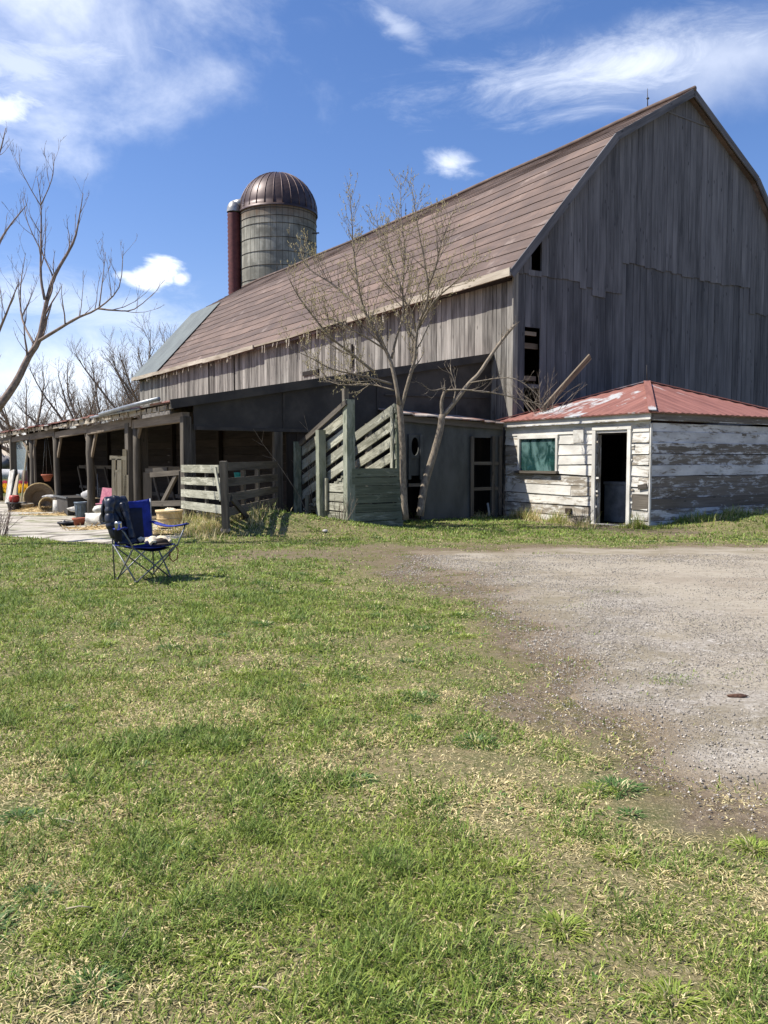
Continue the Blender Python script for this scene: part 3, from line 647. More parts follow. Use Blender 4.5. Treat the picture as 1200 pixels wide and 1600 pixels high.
# roof: overlapping courses
def sag(u, k=1.0): return -.10*math.sin(math.pi*min(max(u/LEN, 0), 1))*k + .018*math.sin(u*.9)
roof = MB(); patch = MB()
def slope(va, za, vb, zb, ncourse, outward):
    """courses from (va,za) low to (vb,zb) high"""
    for i in range(ncourse):
        f0, f1 = i/ncourse, (i+1.12)/ncourse if i < ncourse-1 else 1.0
        nu = 22; 
        sl = math.hypot(vb-va, zb-za); nv = -(zb-za)/sl*outward; nz_ = abs(vb-va)/sl
        cuts = list(np.linspace(-.28, LEN+.25, nu+1))
        P = []
        for (f, lift) in ((f0, .030), (f1, .006)):
            P.append([L(uu, va+(vb-va)*f + nv*lift, za+(zb-za)*f + nz_*lift + sag(uu)) + Vector((0, 0, .006*math.sin(uu*2.3+i*1.7)*(lift > .02))) for uu in cuts])
        vs = P[0]+P[1]; n = len(cuts)
        under = [p-Vector(Bv*nv+ZV*nz_)*.04 for p in P[0]]
        vs = vs+under; fs = []; lc = []
        for r, ff in enumerate((f0, f1, f0)):
            for uu in cuts: lc.append((uu+i*37.3, ff*sl+i*3.1, 0))
        tone = random.random()
        for k in range(n-1):
            is_p = outward == 1 and cuts[k] > 27.9 - (0.0) and va < 4 and i > 0 and zb < 11
            (patch if False else roof).add
            fs.append((k, k+1, n+k+1, n+k)); fs.append((2*n+k, 2*n+k+1, k+1, k))
        fs.append((0, n, 2*n)); fs.append((n-1, 2*n-1, 3*n-1))
        roof.add(vs, fs, lc, tone)
slope(-.36, 6.11, _vb, _zb, 12, 1); slope(_vb, _zb, _vr, _zr, 8, 1); slope(RW+.36, 6.11, RW-_vb, _zb, 12, -1); slope(RW-_vb, _zb, _vr, _zr, 8, -1)
for (va, za, vb, zb) in ((-.32, 6.11, _vb, _zb-.04), (_vb, _zb-.04, _vr, _zr-.04), (_vr, _zr-.04, RW-_vb, _zb-.04), (RW-_vb, _zb-.04, RW+.32, 6.11)):   # deck
    sl = math.hypot(vb-va, zb-za); nv, nz_ = -(zb-za)/sl, (vb-va)/sl; cu = np.linspace(-.2, LEN+.2, 20)
    vs = [L(uu, vv - nv*.02*1, zz - nz_*.03 - d + sag(uu)) for d in (0, .09) for (vv, zz) in ((va, za), (vb, zb)) for uu in cu]; n = 20; fs = []
    for k in range(n-1):
        fs += [(k, k+1, n+k+1, n+k), (2*n+k, 3*n+k, 3*n+k+1, 2*n+k+1), (k, 2*n+k, 2*n+k+1, k+1)]
    fs += [(0, n, 3*n, 2*n)]; roof.add(vs, fs, None, .2)
rf = roof.build('roof', M['roof'], barn)
pm = MB(); sl = math.hypot(_vb+.36, _zb-6.11); nv, nz_ = -(_zb-6.11)/sl, (_vb+.36)/sl
cu = np.linspace(27.9, LEN+.3, 9); nn = 9
for j in range(1):
    vs = [L(uu, -.40+nv*lf+(_vb+.34)*f, 6.11+nz_*lf+(_zb-6.15)*f+sag(uu)) for lf in (.07, .045) for f in (0, 1) for uu in cu]; fs = []
    for k in range(nn-1): fs += [(k, k+1, nn+k+1, nn+k), (k, 2*nn+k, 2*nn+k+1, k+1)]
    fs.append((0, nn, 3*nn, 2*nn)); pm.add(vs, fs, [((p-BO).dot(A), p.z, 0) for p in vs])
tag(pm.build('roof_patch', M['patch'], barn), 'grey green metal patch over the far end of the roof')
m = MB(); m.tube([L(uu, _vr, _zr+.06+sag(uu)) for uu in np.linspace(-.3, LEN+.25, 24)], .07, 6); m.build('ridge_cap', M['roof'], barn)
# eave boards (pale, broken) and dark ragged gap between
m = MB(); u = -.28
while u < LEN+.2:
    w = random.uniform(1.6, 3.6); u1 = min(u+w, LEN+.25)
    pale = u < 4.2 or u > 15
    if pale:
        m.board(L(u, -.43, 6.10+sag(u)+random.uniform(-.02, .02)), L(u1-.01, -.43, 6.10+sag(u1)+random.uniform(-.03, .02)), .17+random.uniform(-.04, .03), .05, ZV, random.uniform(.3, 1))
    else:
        m.board(L(u, -.37, 6.13+sag(u)), L(u1-.01, -.37, 6.12+sag(u1)), .06, .04, ZV, .1)
    u = u1
for _ in range(46):
    uu = random.uniform(4, 30); m.board(L(uu, -.36, 6.08+sag(uu)), L(uu+random.uniform(-.1, .1), -.38, 6.02+sag(uu)-random.uniform(.05, .28)), .035, .02, A, random.random())
m.build('eave_board', M['eave'], barn)
m = MB(); m.box(0, LEN, -.36, 0.0, 6.0, 6.04, .1, 'u'); m.build('soffit', M['darkwood'], barn)
m = MB()
for s_, pts in ((1, RP[:3]), (-1, RP[2:])):
    for (a, za), (b_, zb) in zip(pts, pts[1:]):
        if za < zb and a == 0: a, za = -.38, 6.10
        if zb < za and abs(b_-RW) < .01: b_, zb = RW+.38, 6.10
        m.board(L(-.27, a, za-.06), L(-.27, b_, zb-.06), .20, .035, ZV, .55)
m.build('verge_board', M['gable'], barn)
for uu in (1.4, 14.5, 27.5):
    m = MB(); zt = _zr+.06+sag(uu); m.tube([L(uu, _vr, zt), L(uu+.02, _vr, zt+.6)], [.018, .008], 5); m.lathe([(.0, -.05), (.05, 0), (0, .05)], L(uu, _vr, zt+.3), n=8)
    tag(m.build('lightning_rod', M['hoop'], barn))

# ================================================================ SILO
sc_ = L(38, 11.7, -1.85); SR = 2.68; silo = thing('silo', 'tall concrete stave silo with brown ribbed metal dome behind the barn', 'silo', sc_)
m = MB(); zz_ = [0, 8, 12, 16, 19.0, 20.55]; n = 64; vs = []; lc = []; fs = []
for i, z in enumerate(zz_):
    for k in range(n+1):
        a = 2*math.pi*k/n; vs.append(sc_+Vector((math.cos(a)*SR, math.sin(a)*SR, z))); lc.append((a*SR, z, 0))
for i in range(len(zz_)-1):
    for k in range(n): fs.append((i*(n+1)+k, i*(n+1)+k+1, (i+1)*(n+1)+k+1, (i+1)*(n+1)+k))
m.add(vs, fs, lc, .5, True); m.build('wall', M['silo'], silo)
m = MB(); z = 10.0
while z < 20.5:
    m.tube([sc_+Vector((math.cos(a)*(SR+.015), math.sin(a)*(SR+.015), z)) for a in np.linspace(0, 2*math.pi, 49)], .024, 4, cap=False)
    if z > 19: z += .5
    else: z += .93
m.build_each('hoop', M['hoop'], silo)
m = MB(); pr = [(SR+.10, 20.45), (SR+.10, 20.6)]+[((SR+.06)*math.cos(a), 20.6+2.75*math.sin(a)) for a in np.linspace(0, math.pi/2, 14)]
m.lathe(pr, sc_, n=40, close=False); dome = m.build('dome', M['dome'], silo)
m = MB()
for k in range(28):
    a = 2*math.pi*k/28; m.tube([sc_+Vector((math.cos(a)*(SR+.075)*math.cos(t), math.sin(a)*(SR+.075)*math.cos(t), 20.6+2.77*math.sin(t))) for t in np.linspace(0, 1.52, 10)], .028, 4)
m.build('seam', M['dome_seam'], dome)
m = MB(); cc = sc_+Vector((-3.0, -.75, 0)); pr = []; z = 6.0
while z < 20.55: pr += [(.47, z), (.43, z+.14)]; z += .28
m.lathe(pr, cc, n=20, close=False); ch = m.build('unloading_chute', M['chutered'], silo)
m = MB(); m.lathe([(.50, 20.5)]+[(.50*math.cos(a), 20.55+.75*math.sin(a)) for a in np.linspace(0, 1.57, 7)], cc, n=20, close=False)
m.tube([cc+Vector((0, 0, 21.0)), cc+Vector((.45, .1, 21.15)), cc+Vector((.9, .2, 21.0))], .32, 10); m.build('cap', M['capmetal'], ch)
m = MB(); m.tube([sc_+Vector((2.5, -1, 19.0)), sc_+Vector((2.95, -1.1, 19.0))], .05, 5); m.build('bracket', M['hoop'], silo)

# ================================================================ LEAN-TO
UL = 1.0; VF = -8.35
lean = thing('lean_to', 'long open fronted lean-to shelter with rough grey posts', 'shelter', L(UL, VF, g1(*L(UL, VF).to_tuple()[:2])))
def zr(v): return 2.66+(4.2-2.66)*(v-(VF-.3))/(0-(VF-.3))
m = MB()
ULEN = 26.5; nU = 36
for i in range(nU):
    u0 = UL-.2+ULEN*i/nU; u1 = UL-.2+ULEN*(i+1)/nU-.01; e = random.uniform(-.1, .08) if i > 8 else random.uniform(-.03, .02); dz = random.uniform(-.03, .02)+.012*math.sin(i)
    m.board(L((u0+u1)/2, VF-.35+e, zr(VF-.35+e)+dz), L((u0+u1)/2, -.02, zr(0)+dz*.2), u1-u0, .035, A, random.uniform(.1, .9))
m.build('roof', M['tin'], lean)
m = MB(); m.board(L(UL-.215, VF-.38, zr(VF-.38)-.05), L(UL-.215, -.03, zr(0)-.05), .19, .035, ZV, .3)
m.build('verge_board', M['tar'], lean)
m = MB(); u = UL
while u < UL+ULEN-.3: m.board(L(u+.3, VF-.28, zr(VF-.28)-.09), L(u+.3, -.05, zr(0)-.09), .06, .12, A, random.random()); u += .75
m.build('rafter', M['darkwood'], lean)
beamz = 2.40
m = MB(); uu = UL-.05; bl = [3.75, 4.6, 4.7, 4.6, 4.4, 4.0]
for i, q in enumerate(bl):
    m.board(L(uu, VF-.02*(i % 2), beamz-.05+.03*(i % 2)), L(uu+q, VF-.02*(i % 2), beamz-.08-.02*(i % 3)), .20+.03*(i % 2), .16, ZV, [.9, .5, .65, .35, .55, .4][i]); uu += q-.06
m.build('beam', M['beam'], lean)
m = MB(); uu = UL+.1
for q, dz, tn_, wd in ((2.6, .0, .4, .10), (3.2, -.02, .6, .12), (1.3, .02, .9, .16), (2.8, .0, .9, .2), (3.8, -.03, .3, .10), (3.6, -.01, .3, .12), (1.2, .0, 1., .15), (3, -.02, .8, .15), (3.4, 0, .4, .12)):
    m.board(L(uu, VF-.24, 2.57+dz), L(uu+q-.03, VF-.24+random.uniform(-.03, .03), 2.56+dz+random.uniform(-.03, .03)), wd, .04, ZV, tn_); uu += q
for k in range(60):
    q = UL+.3+random.random()*25; m.board(L(q, VF-.27, 2.60), L(q, VF-.29, 2.60-random.uniform(.06, .18)), .05, .02, A, random.random())
m.build('fascia', M['eave'], lean)
m = MB(); m.tube([L(UL+.45, VF-.42, 2.74), L(UL+3, VF-.45, 2.69), L(UL+5.3, VF-.44, 2.63)], .05, 8); m.tube([L(UL+2.0, VF-.36, 2.62), L(UL+6.5, VF-.39, 2.60)], .03, 8)
tag(m.build('gutter', M['gutter'], lean), 'loose grey metal gutter along the roof edge')
posts = [(0, .10, 's'), (3.55, .10, 'r'), (4.0, .15, 's'), (8.27, .115, 'r'), (13.0, .11, 'r'), (17.5, .13, 'r'), (22.0, .15, 's'), (26, .12, 'r')]
for i, (t_, r, k) in enumerate(posts):
    p = L(UL+t_, VF, 0); z0 = g1(p.x, p.y)-.05; m = MB(); top = 2.36
    if k == 's': m.board((p.x, p.y, z0), (p.x+.01, p.y, top), r*2, r*1.8, A)
    else:
        pts = [Vector((p.x+random.uniform(-.02, .02), p.y, z0+(top-z0)*q)) for q in (0, .25, .5, .75, 1)]; m.tube(pts, [r*1.05, r, r*.97, r*.95, r*.93], 10)
    po = m.build('post', M['post'], lean)
    if i in (3, 4):
        m = MB(); m.tube([(p.x, p.y, z0), (p.x, p.y, z0+(.52 if i == 4 else .32))], [r+.075, r+.05], 12); m.build('concrete_footing', M['whiteplastic'], po)
# doubled boards on first post
m = MB(); p = L(UL-.02, VF+.16, 0); m.board((p.x, p.y, .15), (p.x, p.y, 2.2), .08, .08, A, .2); m.board(L(UL+4.0, VF+.3, -.1), L(UL+4, VF+.3, 2.3), .2, .18, A, .3)
m.board(L(UL+17.0, VF, 0), L(UL+17.0, VF, 2.3), .07, .07, A, 1); m.build_each('post', M['post'], lean)
m = MB()
for t_ in (0, 4.0, 8.27, 13, 17.5):
    if t_ > 0: m.board(L(UL+t_-.1, VF+.02, 1.55), L(UL+t_-.75, VF+.02, 2.3), .12, .06, ZV, .8)
    if t_ > 5: m.board(L(UL+t_+.1, VF+.02, 1.65), L(UL+t_+.65, VF+.02, 2.3), .10, .06, ZV, .5)
m.board(L(UL+17.8, VF-.02, 1.5), L(UL+19.6, VF-.02, 2.32), .08, .05, ZV, 1.0)
m.build_each('brace', M['beam'], lean)
# wall between bays inside (log wall), inner row of posts
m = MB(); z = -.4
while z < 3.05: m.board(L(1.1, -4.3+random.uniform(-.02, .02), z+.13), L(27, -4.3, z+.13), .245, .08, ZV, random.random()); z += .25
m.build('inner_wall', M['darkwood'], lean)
m = MB()
for u_ in (5, 9, 13.5, 18, 22.5, 26.5): m.board(L(u_, -4.42, -.4), L(u_, -4.42, 3.1), .18, .12, A, .5)
m.build_each('inner_post', M['darkwood'], lean)
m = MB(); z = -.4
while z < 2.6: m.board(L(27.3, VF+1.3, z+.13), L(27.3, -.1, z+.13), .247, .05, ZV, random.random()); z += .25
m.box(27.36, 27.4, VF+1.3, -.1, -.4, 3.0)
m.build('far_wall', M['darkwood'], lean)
# end wall (faces the chute): black panel + lower wall
v0p, zp0 = Pu(304, 672, UL); v1p, zp1 = Pu(478, 675, UL)
m = MB(); uq = UL-.12
poly = [L(uq, VF+.15, zp0), L(uq, -.05, zp0-.03), L(uq, -.05, 4.08), L(uq, VF+.15, zr(VF+.15)-.1)]
m.prism(poly, A, .05); m.build('end_wall', M['tar'], lean)
m = MB(); vL = Pu(445, 700, UL)[0]; v = vL
while v < -.3:
    w = random.uniform(.18, .3); m.board(L(UL-.06, v+w/2, 0), L(UL-.06, v+w/2, zp0+.05), w-.01, .03, Bv); v += w
m.build('lower_wall', M['darkwood'], lean)
m = MB(); vp = Pu(430, 700, UL)[0]; m.board(L(UL-.12, vp, .0), L(UL-.12, vp, zp0-.01), .20, .12, Bv, .2); m.build('post', M['post'], lean)
# seam boards on black panel, and opening in upper part
m = MB()
for v_ in (-6.1, -3.6, -1.2): m.board(L(uq-.012, v_, zp0+.01), L(uq-.012, v_, zr(v_)-.17), .05, .02, Bv, .5)
m.board(L(uq-.015, VF+.2, zp0+.04), L(uq-.015, -.1, zp0+.01), .07, .03, ZV, .2)
m.board(L(uq-.03, -3.4, 3.02), L(uq-.03, -.15, 3.08), .035, .03, ZV, .2); m.build_each('batten', M['tar'], lean)

# ================================================================ LOW DARK OUTBUILDING (between chute and shed)
UC = -.02
coop = thing('outbuilding', 'low grey stained outbuilding between the loading chute and the white shed', 'outbuilding', L(UC, -1.5, .1))
m = MB(); t_ = .04
def cpan(x0, x1, y0, y1, off=0, tone=None):
    va, zt = Pu(x0, y0, UC); vb, _ = Pu(x1, y0, UC); _, zb = Pu((x0+x1)/2, y1, UC); m.prism([L(UC+off, va, zb), L(UC+off, vb, zb), L(UC+off, vb, zt), L(UC+off, va, zt)], A, t_, tone)
cpan(658, 736, 655, 812); cpan(736, 786, 655, 684); cpan(768, 779, 684, 815); cpan(628, 658, 655, 679); cpan(628, 637, 679, 815)
cpan(637, 658, 716, 743)
m.build('wall', M['coop'], coop)
m = MB(); cx0, zc0 = Pu(637, 679, UC); cx1, zc1 = Pu(658, 716, UC)    # door leaf with oval opening
n = 20; vs = []; cvx, cz = (cx0+cx1)/2, (zc0+zc1)/2; hv, hz = (cx1-cx0)/2, (zc0-zc1)/2
out = []; inn = []
for k in range(n):
    a = 2*math.pi*k/n; c_, s_ = math.cos(a), math.sin(a); q = 1/max(abs(c_), abs(s_)); out.append((cvx+hv*c_*q, cz+hz*s_*q)); inn.append((cvx+hv*.56*c_, cz+hz*.78*s_))
vs = [L(UC-.03, a, b_) for a, b_ in out]+[L(UC-.03, a, b_) for a, b_ in inn]+[L(UC+.01, a, b_) for a, b_ in out]+[L(UC+.01, a, b_) for a, b_ in inn]
fs = []
for k in range(n):
    k2 = (k+1) % n; fs += [(k, n+k, n+k2, k2), (2*n+k, 2*n+k2, 3*n+k2, 3*n+k), (n+k, 3*n+k, 3*n+k2, n+k2)]
m.add(vs, fs); m.board(L(UC-.045, cx0+.03, zc1-.5), L(UC-.045, cx0+.03, zc0), .07, .03, Bv, .7); m.board(L(UC-.045, cx1-.03, zc1-.5), L(UC-.045, cx1-.03, zc0), .07, .03, Bv, .7)
m.board(L(UC+.25, cvx+.03, zc1-.4), L(UC+.25, cvx+.03, zc0), .10, .04, Bv, .7)
m.build('door', M['coop'], coop)
m = MB()
for y_ in (724, 764):
    va, z = Pu(735, y_, UC); vb, _ = Pu(782, y_, UC); m.board(L(UC-.03, va, z), L(UC-.03, vb, z), .08, .03, ZV, .7)
va, z = Pu(637, 758, UC); vb, _ = Pu(658, 758, UC); m.board(L(UC-.03, va, z), L(UC-.03, vb, z), .08, .03, ZV, .5)
for x_ in (736, 769, 780):
    va, z = Pu(x_, 682, UC); m.board(L(UC-.05, va, .05), L(UC-.05, va, z), .09, .05, Bv, .5)
m.build_each('door_frame', M['post'], coop)
m = MB()   # roof tin, sagging strips
N_ = 9; va = Pu(628, 652, UC-.15)[0]; vb = Pu(790, 661, UC-.15)[0]
for k in range(N_):
    f0, f1 = k/N_, (k+1)/N_; v0_, v1_ = va+(vb-va)*f0, va+(vb-va)*f1-.005; ze = 2.50-.14*(f0+f1)/2+random.uniform(-.015, .02)
    m.board(L(UC-.18, (v0_+v1_)/2, ze), L(UL-.14, (v0_+v1_)/2, ze+.16), v1_-v0_, .03, Bv, random.random())
m.build('roof', M['coop_tin'], coop)
m = MB(); m.board(L(UC-.06, va+.1, 2.40), L(UC-.06, vb-.02, 2.27), .14, .05, ZV, .6); m.build('fascia', M['post'], coop)
m = MB(); m.box(UL-.2, UL-.16, -3.0, -.1, 0, 2.2, .1); m.build('back_wall', M['darkwood'], coop)

# ================================================================ WHITE SHED
US0, US1, VS0, VS1 = -4.56, -.06, -.31, 4.85
shed = thing('shed', 'low white clapboard shed with peeling paint and rusty red hipped tin roof', 'shed', L(US0, VS0, 0))
ZT = 2.22
wu0, wz1 = Pv(871, 684, VS0); wu1, wz0 = Pv(814, 735, VS0); du0, dz1 = Pv(984, 672, VS0); du1, _ = Pv(934, 672, VS0)
# u decreases to the right of the photo: window u in (wu0,wu1), door u in (du0,du1)
opens = [(wu0, wu1, wz0, wz1), (du0, du1, -.3, dz1)]
fr = MB(); z = -.08; row = 0
while z < ZT-.02:
    h = .235; z1 = min(z+h, ZT)
    segs = [(US0, US1)]
    for (a, c, za, zb) in opens:
        if za < (z+z1)/2 < zb: segs = [s for (p, q) in segs for s in ((p, min(q, a)), (max(p, c), q)) if s[1]-s[0] > .03]
    for (p, q) in segs:
        cuts = [p, q]
        if q-p > 2.2 and random.random() < .6: cuts = [p, random.uniform(p+.6, q-.6), q]
        for c0_, c1_ in zip(cuts, cuts[1:]):
            jg = random.uniform(-.018, .018)
            fr.board(L(c0_+.004, VS0-.012-random.uniform(0, .012), (z+z1)/2+jg), L(c1_-.004, VS0-.012-random.uniform(0, .012), (z+z1)/2-jg+random.uniform(-.012, .012)), (z1-z)+.004-random.uniform(0, .018), .024, ZV+Bv*.10, random.random())
    z += h
for _ in range(12):   # chewed board ends as separate slivers
    uu = random.choice([du0-.03, du1+.05])+random.uniform(-.03, .03); zz0 = random.uniform(.3, 1.9)
    fr.board(L(uu, VS0-.04, zz0), L(uu-.12, VS0-.045, zz0+random.uniform(-.02, .02)), .04, .012, ZV, random.random())
w1_ = fr.build('wall', M['shedwhite'], shed); tag(w1_, 'sunlit white clapboard front wall with door and window')
sd_ = MB(); z = -.08; row = 0
while z < ZT-.02:
    h = .235; z1 = min(z+h, ZT); v = VS0; br = [VS0, random.uniform(1.5, 3.4), VS1] if random.random() < .5 else [VS0, VS1]
    tn_ = [1.0, .6, .2, .3, .5, 1.0, .6, .5, 1.0, .8][row % 10]; row += 1
    for a, c in zip(br, br[1:]): sd_.board(L(US0-.012-random.uniform(0, .008), a+.003, (z+z1)/2), L(US0-.012-random.uniform(0, .008), c-.003, (z+z1)/2+random.uniform(-.015, .015)), (z1-z)+.002-random.uniform(0, .012), .024, ZV-A*.10, tn_+random.uniform(-.1, .1))
    z += h
sd_.board(L(US0-.03, 2.8, 2.02), L(US0-.03, 2.95, 2.01), .05, .03, ZV, 0)
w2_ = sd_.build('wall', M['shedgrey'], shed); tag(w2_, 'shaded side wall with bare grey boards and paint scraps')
m = MB(); m.box(US0, US1, VS0+.02, VS0+.05, .0, 0.001); m = MB()
for (a, c, z0, z1) in ((US0+.03, du0-.03, 0, ZT), (du1+.03, wu0-.02, 0, ZT), (wu0-.02, wu1+.02, 0, wz0-.02), (wu1+.02, US1, 0, ZT), (wu0-.02, wu1+.02, wz1+.02, ZT), (du0-.03, du1+.03, dz1+.02, ZT)): m.box(a, c, VS0+.025, VS0+.07, z0-.1, z1)
m.box(US0+.02, US0+.06, VS0+.1, VS1, -.1, ZT); m.box(US0, US1, VS1-.05, VS1, -.1, ZT+.1); m.box(US1, US1+.04, VS0+.1, VS1, -.1, ZT+.1)
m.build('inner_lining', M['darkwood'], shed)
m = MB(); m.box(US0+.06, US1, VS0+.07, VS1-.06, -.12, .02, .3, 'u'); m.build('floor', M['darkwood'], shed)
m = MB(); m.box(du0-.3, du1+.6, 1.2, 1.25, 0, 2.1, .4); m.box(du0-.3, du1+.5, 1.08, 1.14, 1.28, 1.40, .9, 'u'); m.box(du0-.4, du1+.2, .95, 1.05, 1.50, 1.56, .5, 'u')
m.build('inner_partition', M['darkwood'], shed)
m = MB()  # fascias / frieze
m.board(L(US0-.10, VS0-.12, 2.36), L(US1+.1, VS0-.12, 2.335), .15, .03, ZV, .9); m.board(L(US0-.02, VS0-.035, 2.245), L(US1, VS0-.035, 2.235), .09, .03, ZV, .8); fa = m.build('fascia', M['shedwhite'], shed)
m = MB(); m.board(L(US0-.12, VS0-.10, 2.355), L(US0-.12, VS1+.12, 2.35), .15, .03, ZV, .2); m.build('fascia', M['shedgrey'], shed)
m = MB(); m.board(L(US0-.09, VS0-.10, 2.275), L(US1, VS0-.10, 2.265), .10, .02, Bv, .6); m.board(L(US0-.06, VS0-.08, 2.275), L(US0-.06, VS1, 2.27), .14, .02, A, .6); m.build('soffit', M['shedgrey'], shed)
# hip roof
ap = L((US0+US1)/2, (VS0+VS1)/2, 3.36); c1_ = L(US0-.20, VS0-.20, 2.43); c2_ = L(US0-.20, VS1+.20, 2.43); c3_ = L(US1+.15, VS1+.2, 2.43); c4_ = L(US1+.20, VS0-.20, 2.41)
m = MB()
for (p, q) in ((c4_, c1_), (c1_, c2_), (c2_, c3_), (c3_, c4_)):
    K = 26; e = (q-p); mid = p+e*((ap-p).dot(e)/e.dot(e)); up_ = ap-mid; hgt = up_.length; nrm = e.cross(up_).normalized(); nrm = nrm if nrm.z > 0 else -nrm
    ln = e.length; vs = []; lc = []; o = random.uniform(0, 20)
    for k in range(K*2+1):
        f = k/(K*2); x = f*ln; apx = (ap-p).dot(e)/ln; top = (x/apx if x < apx else (ln-x)/(ln-apx)); lift = .014 if k % 2 else -.004
        b0 = p+e*f; t0 = b0+up_*top*.999
        for qq, zf in ((b0, 0), (t0, top)): vs.append(qq+nrm*lift*(1 if zf < .98 else 0)); lc.append((x+o, zf*hgt+o, 0))
        vs.append(b0-nrm*.025); lc.append((x+o, o, 0))
    fs = [(3*k, 3*k+3, 3*k+4, 3*k+1) for k in range(K*2)]+[(3*k+2, 3*k+5, 3*k+3, 3*k) for k in range(K*2)]
    m.add(vs, fs, lc, .5)
m.build('roof', M['tin'], shed)
m = MB()
for c_ in (c1_, c2_, c3_, c4_): m.board(c_+ZV*.03, ap+ZV*.03, .16, .02, (ap-c_).cross(ZV), random.random())
m.build('hip_cap', M['tin'], shed)
m = MB(); m.tube([ap+ZV*.02, ap+ZV*.42+A*.02], [.012, .005], 4); m.build('lightning_rod', M['hoop'], shed)
# window
m = MB(); fw = .07; uo = VS0-.045
m.board(L(wu0-fw, uo, wz1+.035), L(wu1+fw, uo, wz1+.035), .08, .05, ZV, .95); m.board(L(wu0-.03, uo, wz0), L(wu0-.03, uo, wz1), .06, .05, A, .8); m.board(L(wu1+.03, uo, wz0), L(wu1+.03, uo, wz1), .06, .05, A, .9)
win = m.build('window', M['shedwhite'], shed)
m = MB(); m.board(L(wu0-.10, uo-.03, wz0-.03), L(wu1+.10, uo-.03, wz0-.035), .06, .12, ZV, .3); m.build('sill', M['post'], win)
def glassmat():
    mm, t, b_ = mat('teal tinted window glass'); gp_ = N(t, 'ShaderNodeNewGeometry').outputs['Position']; t.links.new(mixc(t, sstep(t, noise(t, mapping(t, gp_, (1, 1, .6)), 3.2, 5, .6, .8), .42, .62), (.025,.075,.07), (.20,.33,.31)), b_.inputs['Base Color']); b_.inputs['Roughness'].default_value = .06
    tr = N(t, 'ShaderNodeBsdfTransparent'); tr.inputs[0].default_value = (.62,.80,.77,1); mx = N(t, 'ShaderNodeMixShader'); mx.inputs[0].default_value = .55
    t.links.new(b_.outputs[0], mx.inputs[1]); t.links.new(tr.outputs[0], mx.inputs[2]); t.links.new(mx.outputs[0], t.nodes['Material Output'].inputs[0]); return mm
m = MB(); m.prism([L(wu0, VS0-.015, wz0), L(wu1, VS0-.015, wz0), L(wu1, VS0-.015, wz1), L(wu0, VS0-.015, wz1)], Bv, .006); m.build('pane', glassmat(), win)
M['tealsheet'] = plain('pale teal sheet', (.70,.76,.72), (.25,.36,.33), 2.2, .8, detail=4, lo=.42, hi=.56)
m = MB(); P = [[L(wu0-.05+(wu1-wu0+.1)*j/14, VS0+.30+.03*math.sin(j*1.9), wz0-.1+((wz1-wz0)*.45+.1)*i/4) for j in range(15)] for i in range(5)]; m.grid(P, .01); m.build('curtain', M['tealsheet'], win)
m = MB()
for (f, z, r, mm) in ((.3, .11, .14, 0),):
    m.lathe([(r*math.cos(a), r*.8*math.sin(a)) for a in np.linspace(-1.5, 1.5, 8)], L(wu0+(wu1-wu0)*f, VS0+.18, wz0+z), n=12)
for ob, lb, mt in ((m, 'crumpled white bag heaped on the inner sill of the shed window', 'whiteplastic'),):
    tag(ob.build('bag', M[mt], None, L(wu0+.3, VS0+.18, wz0)), lb, 'bag')
m = MB(); m.lathe([(.06, 0), (.08, .05), (.075, .10), (.03, .13)], L(wu0+(wu1-wu0)*.80, VS0+.08, wz0+.0), n=12); tag(m.build('bag', M['bluecloth'], None, L(wu0+(wu1-wu0)*.8, VS0+.08, wz0)), 'small blue bag in the lower left corner of the shed window', 'bag')
# door frame, plate, vents
m = MB(); m.board(L(du0-.04, VS0-.05, -.05), L(du0-.04, VS0-.05, dz1+.04), .09, .05, A, .9); m.board(L(du1+.05, VS0-.05, -.05), L(du1+.05, VS0-.05, dz1+.04), .10, .05, A, .9); m.board(L(du0-.1, VS0-.055, dz1+.06), L(du1+.1, VS0-.055, dz1+.06), .08, .05, ZV, .9)
m.board(L(du1, VS0+.06, 0), L(du1, VS0+.06, dz1), .10, .02, Bv, .3); m.build_each('door_frame', M['shedwhite'], shed)
m = MB(); m.board(L(du0-.1, VS0-.04, .0), L(du1+.1, VS0-.04, -.01), .22, .06, Bv, .5); m.build('door_sill', M['concrete'], shed)
pa, pz1 = Pv(915, 668, VS0); pb, pz0 = Pv(898, 692, VS0); m = MB(); m.board(L((pa+pb)/2, VS0-.05, pz0), L((pa+pb)/2, VS0-.05, pz1), pb-pa, .015, A, 1); m.build('plate', M['whiteplastic'], shed)
m = MB(); pa, pz1 = Pv(891, 798, VS0); m.board(L(pa, VS0-.06, pz1-.07), L(pa, VS0-.06, pz1+.06), .16, .06, A, 0); m.build('vent', M['brownleather'], shed)
m = MB(); m.board(L(US0-.02, VS0-.03, .55), L(US0+.42, VS0-.03, .55), .34, .02, ZV, .5); m.board(L(US0+.02, VS0-.055, .9), L(US0+.25, VS0-.055, .86), .10, .02, ZV, 0); m.build('board_patch', M['post'], shed)
m = MB(); m.board(L(US0-.035, VS0-.02, -.05), L(US0-.035, VS0-.02, 2.2), .03, .05, A, .6); m.build('corner_board', M['shedwhite'], shed)
# freezer cabinet standing inside the door
fc = L((du0+du1)/2+.25, .62, .03); m = MB(); m.wbox(fc, .7, 1.0, .84, math.atan2(Bv.y, Bv.x)); m.wbox(fc+ZV*.845, .74, 1.04, .07, math.atan2(Bv.y, Bv.x)); tag(m.build('cabinet', M['gutter'], None, fc), 'grey waist high cabinet inside the shed doorway', 'cabinet')
